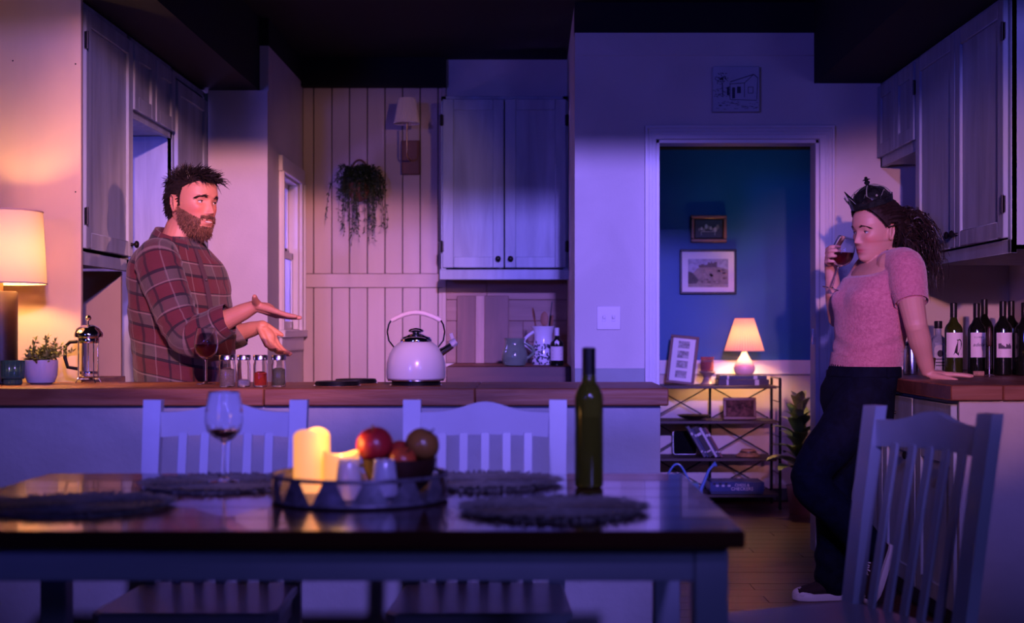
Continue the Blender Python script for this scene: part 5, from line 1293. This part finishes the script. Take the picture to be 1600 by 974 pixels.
while N_ < 620:
    th = random.uniform(0, 2*PI); z = random.uniform(-.06, .106); p = head_point(th, z, .008, 1)
    if not w_hair(p): continue
    N_ += 1; pts = []
    for k in range(7):
        f = k/6; q = p.lerp(tie, f); c = Vector((-.01, 0, .005)); rr_ = (q-c).length; R0 = (p-c).length*(1-f)+(tie-c).length*f
        q = c+(q-c)*(R0/max(.01, rr_))*(1+.13*math.sin(PI*f)*(1 if p.z > .03 else .4))+rv()*.0025*f; pts.append(HW @ q)
    g.tube(pts, [.0030]*6+[.0015], 4)
g.ball(HW @ tie, .030, 16); g.capsule([HW @ Vector((-.12, 0, .02)), HW @ Vector((-.165, 0, -.005)), HW @ Vector((-.175, 0, -.07)), HW @ Vector((-.160, 0, -.125))], [.045, .056, .046, .016], 16, 4)
for k in range(820):
    d = Vector((-.75+random.gauss(0, .42), random.gauss(0, .55), .35+random.gauss(0, .45))).normalized(); L = random.uniform(.13, .30); ph = random.uniform(0, 6); am = random.uniform(.008, .020); fq = random.uniform(14, 28)
    pts = []; q0 = tie+rv()*.016
    e1 = d.cross(Vector((0, 0, 1))).normalized(); e2 = e1.cross(d)
    for i in range(24):
        f = i/23; q = q0+d*(.115*(1-(1-f)**2.2))*(.75+L*1.6)+Vector((-.02*f, 0, -L*.85*f**1.6))
        q = q+(e1*math.cos(ph+fq*f)+e2*math.sin(ph+fq*f))*am*min(1, f*3); pts.append(HW @ q)
    strand(g, pts, random.uniform(.0013, .0024), 4)
for k in range(26):
    p = head_point(random.uniform(1.9, 2.9), random.uniform(-.02, .05), .012, 1); ph = random.uniform(0, 6); pts = []
    for i in range(12):
        f = i/11; pts.append(HW @ (p+Vector((-.02*f, .02*f, -.11*f))+Vector((math.cos(ph+9*f), math.sin(ph+9*f), 0))*.008*f))
    strand(g, pts, .0012, 4)
tag(obj('hair', g, HAIRW, woman), 'dark curly hair tied back in a loose ponytail', kind='stuff')
# sweater
def knit():
    m = pbr('pink knit', (.42, .135, .18), .9, col2=(.56, .225, .26), vscale=85, bump=.5, bscale=170, sheen=.35, spec=.1, detail=6); return m
KN = knit(); g = G(); zs = [.985+.39*k/26 for k in range(27)]
rings = []
for z in zs:
    r = wring(z, 1.03, 56); out = []
    for j, q in enumerate(r):
        th = 2*PI*j/56; fr_ = max(0, math.cos(th)); 
        bust = .022*ga(z-1.215, .045)*ga(abs(math.sin(th))-.45, .35)*(1 if math.cos(th) > 0 else 0)
        q = q+wf*bust
        if z > 1.30: q = q-Vector((0, 0, (z-1.30)*.75*fr_**1.5)) # scooped front
        n = (q-Vector((X(1370, WD), WD, q.z))).normalized(); q = q+n*(noise.noise(q*8)*.006+.004*math.sin(q.z*90+3*math.sin(th*2))*ga(z-1.02, .07)); out.append(q)
    rings.append(out)
g.loft(rings)
g.capsule([at(1390, 412, 5.58), S1+Vector((.0, -.004, .012)), S1.lerp(E1, .28)+Vector((0, -.004, 0)), S1.lerp(E1, .46)], [.055, .072, .074, .064], 24, 5)
g.capsule([at(1380, 412, 5.74), S2+Vector((0, 0, .01)), S2.lerp(E2, .28), S2.lerp(E2, .48)], [.05, .070, .070, .060], 24, 5)
sw = obj('sweater', remesh(g, 'sweater', .005, 3), KN, woman); sw['label'] = 'dusty pink fuzzy knitted sweater with short puffed sleeves'
def rib_band(name, rowsf, nr, n=140):
    g = G(); rows = []
    for i in range(nr):
        base = rowsf(i/(nr-1), n); c = sum((Vector(b) for b in base), Vector())/len(base)
        row = [b+(b-c).normalized()*(.0022 if j % 2 else -.0008) for j, b in enumerate(base)]; rows.append(row+[row[0]])
    return obj(name, g.grid(rows), KN, woman, ang=80)
rib_band('hem_band', lambda f, n: wring(.946+.056*f, 1.035+.012*math.sin(PI*f), n), 7)
def circ(c, ax, r, n):
    ax = ax.normalized(); x = ax.cross(Vector((0, 0, 1))).normalized(); y = ax.cross(x); return [c+x*r*math.cos(2*PI*k/n)+y*r*math.sin(2*PI*k/n) for k in range(n)]
rib_band('cuff', lambda f, n: circ(S1.lerp(E1, .42+.19*f), E1-S1, .0690-.006*f, n), 6, 84)
rib_band('cuff', lambda f, n: circ(S2.lerp(E2, .44+.19*f), E2-S2, .064-.006*f, n), 6, 84)
# jeans
JE = pbr('indigo denim', (.0022, .004, .013), .85, var=.35, vscale=30, bump=.15, bscale=140, spec=.15)
g = G(); g.loft([wring(z, 1.02, 40, tab=WH) for z in (.715, .74, .80, .86, .92, .958)])
g.capsule([hipL, hipL.lerp(kneeL, .5)+Vector((.01, 0, .012)), kneeL, kneeL.lerp(ankL, .5), kneeL.lerp(ankL, .93)], [.104, .094, .076, .070, .068], 24, 6)
g.capsule([hipR, hipR.lerp(kneeR, .5), kneeR, kneeR.lerp(ankR, .5), kneeR.lerp(ankR, .97)], [.104, .094, .072, .068, .068], 24, 6)
me = remesh(g, 'jeans', .006, 5)
nrm = [v.normal.copy() for v in me.vertices]
for v, vn in zip(me.vertices, nrm):
    q = v.co; v.co = q+vn*(noise.noise(Vector((q.x*9, q.y*9, q.z*13)))*.006+.004*math.sin(q.z*75+q.x*55)*(ga((q-kneeL).length, .10)+ga(q.z-.12, .10)))
je = obj('jeans', me, JE, woman); je['label'] = 'dark indigo high-waisted jeans'
wbn = obj('waistband', G().loft([wring(z, s_, 48, tab=WH) for z, s_ in ((.905, 1.030), (.907, 1.048), (.942, 1.048), (.944, 1.03))], False), JE, je)
for a in (.9, 1.6, 2.3, 3.4):
    px, aa, bb = lerp_tab(WH, .94); c = Vector((X(px, WD), WD, 0))+wf*aa*1.07*math.cos(a)+wl*bb*1.07*math.sin(a); dn = (c-Vector((X(px, WD), WD, 0))).normalized()
    obj('belt_loop', G().bar(c+Vector((0, 0, .902)), c+Vector((0, 0, .944)), .012, .006, .001, up=dn), JE, je)
pts = []
for k in range(9):
    a = .75+.55*k/8; z = .905-.045*math.sin(PI*k/16); px, aa, bb = lerp_tab(WH, z); c = Vector((X(px, WD), WD, z)); pts.append(c+wf*aa*1.035*math.cos(a)+wl*bb*1.045*math.sin(a))
obj('pocket_seam', G().tube(pts, .0022, 6), pbr('stitch', (.05, .05, .08), .7), je)
# sneakers
RUB = pbr('white rubber', (.68, .66, .68), .45); CNV = pbr('dark canvas', (.03, .014, .016), .85, bump=.2, bscale=200); LACE = pbr('white lace', (.70, .66, .68), .7)
def sneaker(M):
    sh = obj('sneaker', None or G().loft([[(x, w_*math.cos(2*PI*k/20), z0+h*(.5+.5*math.sin(2*PI*k/20))) for k in range(20)] for x, w_, z0, h in
             ((-.088, .012, .03, .045), (-.082, .026, .022, .075), (-.065, .033, .020, .085), (-.03, .035, .020, .082), (.0, .036, .020, .078), (.04, .038, .020, .062), (.08, .041, .020, .046), (.115, .040, .020, .036), (.145, .032, .018, .030), (.16, .012, .018, .016))]).xf(M), CNV, woman)
    out = [(-.092, 0), (-.086, .022), (-.06, .033), (-.02, .035), (.03, .038), (.08, .043), (.12, .042), (.15, .030), (.165, .010)]; out = out+[(x, -y) for x, y in out[::-1]]
    obj('sole', G().loft([[(x, y, z) for x, y in [(a*s_, b*s_) for a, b in out]] for z, s_ in ((0, .97), (.004, 1), (.024, 1.0), (.027, .98))]).xf(M), RUB, sh)
    obj('toe_cap', G().ball((.118, 0, .026), (.047, .041, .027), 20).xf(M), RUB, sh)
    g = G()
    for k in range(5):
        x = .012+k*.017; z = .098-.0115*k-.002; g.tube([(x, -.024, z-.012), (x+.004, -.012, z+.002), (x+.008, .0, z+.004), (x+.010, .012, z+.002), (x+.013, .024, z-.012)], .0028, 6); g.tube([(x, .024, z-.012), (x+.004, .012, z+.003), (x+.008, 0, z+.005), (x+.010, -.012, z+.002), (x+.013, -.024, z-.012)], .0028, 6)
    g.tube([(.012, 0, .105), (.005, -.028, .112), (.02, -.04, .095), (.03, -.02, .09)], .0026, 6)
    obj('laces', g.xf(M), LACE, sh)
sneaker(Matrix.Translation((ankR.x+.0, ankR.y, .001)) @ Matrix.Rotation(PI+.12, 4, 'Z'))
# bent leg: toe on the floor, sole turned back towards the cabinet
tq = Matrix.Translation((ankL.x+.006, ankL.y, .135)) @ Matrix.Rotation(PI+.35, 4, 'Z') @ Matrix.Rotation(math.radians(66), 4, 'Y') @ Matrix.Translation((-.04, 0, -.035))
sneaker(tq)
# held glass
tilt = .30
t = wine_glass('red wine glass raised to the woman\'s lips in her hand', GB, 1.10, .47); t.rotation_euler = (0, tilt, 0)
wn = [c for c in t.children if c.name.startswith('wine')][0]
me = wn.data; zt = max(v.co.z for v in me.vertices)
for v in me.vertices:
    if v.co.z > zt-.0005: v.co.z += v.co.x*math.tan(tilt)*.9
# crown
t = thing('party_crown', 'black party crown with points and a domed top on the woman\'s head', 'crown', HW @ Vector((0, 0, .07)))
CM = frame(HW @ Vector((.012, 0, .118)), HW.to_3x3() @ Vector((1, 0, -.22)), HW.to_3x3() @ Vector((.22, 0, 1)), .92); t.location = CM.translation; CL = Matrix.Translation(-CM.translation) @ CM
CRN = pbr('crown black', (.010, .012, .012), .25, var=.5, vscale=40, spec=.6); CRL = pbr('crown lines', (.22, .24, .20), .4)
def ell(a, r, z): return Vector((r*1.10*math.cos(a), r*.95*math.sin(a), z))
n = 48; obj('band', G().loft([[ell(2*PI*k/n, r, z) for k in range(n)] for r, z in ((.086, -.018), (.088, -.018), (.092, .012), (.090, .012))]).xf(CL), CRN, t)
for k in (0, 1, 2, 6, 7):
    a = 2*PI*k/8; g = G(); w_ = .30
    rings = []
    for f, rr_ in ((0, .0905), (.5, .100), (1, .118 if k == 0 else .106)):
        hw_ = w_*(1-f)+.01; hgt = .072 if k == 0 else .034
        rings.append([ell(a-hw_, rr_, .005+f*hgt), ell(a, rr_+.002, .005+f*hgt), ell(a+hw_, rr_, .005+f*hgt), ell(a, rr_-.002, .005+f*hgt)])
    s_ = obj('spike', g.loft(rings).xf(CL), CRN, t, ang=20)
    g = G().tube([ell(a-w_*.7, .0935, .012), ell(a, .104, .046), ell(a+w_*.7, .0935, .012)], .0011, 5); obj('spike_trim', g.xf(CL), CRL, s_)
obj('dome', G().loft([[ell(2*PI*k/n, .080*math.cos(f*PI/2*.97), .004+.058*math.sin(f*PI/2)) for k in range(n)] for f in (0, .2, .4, .6, .8, .92, 1)]).xf(CL), CRN, t)
for k in range(4):
    a = PI*k/4; obj('arch', G().tube([ell(a if f < .5 else a+PI, .086*abs(math.cos(f*PI)), .006+.062*math.sin(f*PI)) for f in [j/16 for j in range(17)]], .003, 6).xf(CL), CRL if k % 2 else CRN, t)
fin = obj('finial', G().lathe([(.010, .060), (.012, .066), (.006, .072), (.012, .078), (.013, .084), (.006, .090), (.019, .094), (.006, .099), (.008, .104), (.002, .108)], 16).xf(CL), CRN, t)
for a in (-1.3, -1.9, -.8, 1.3): obj('jewel', G().ball(ell(a, .078, .026), .006, 10).xf(CL), CRL, t)
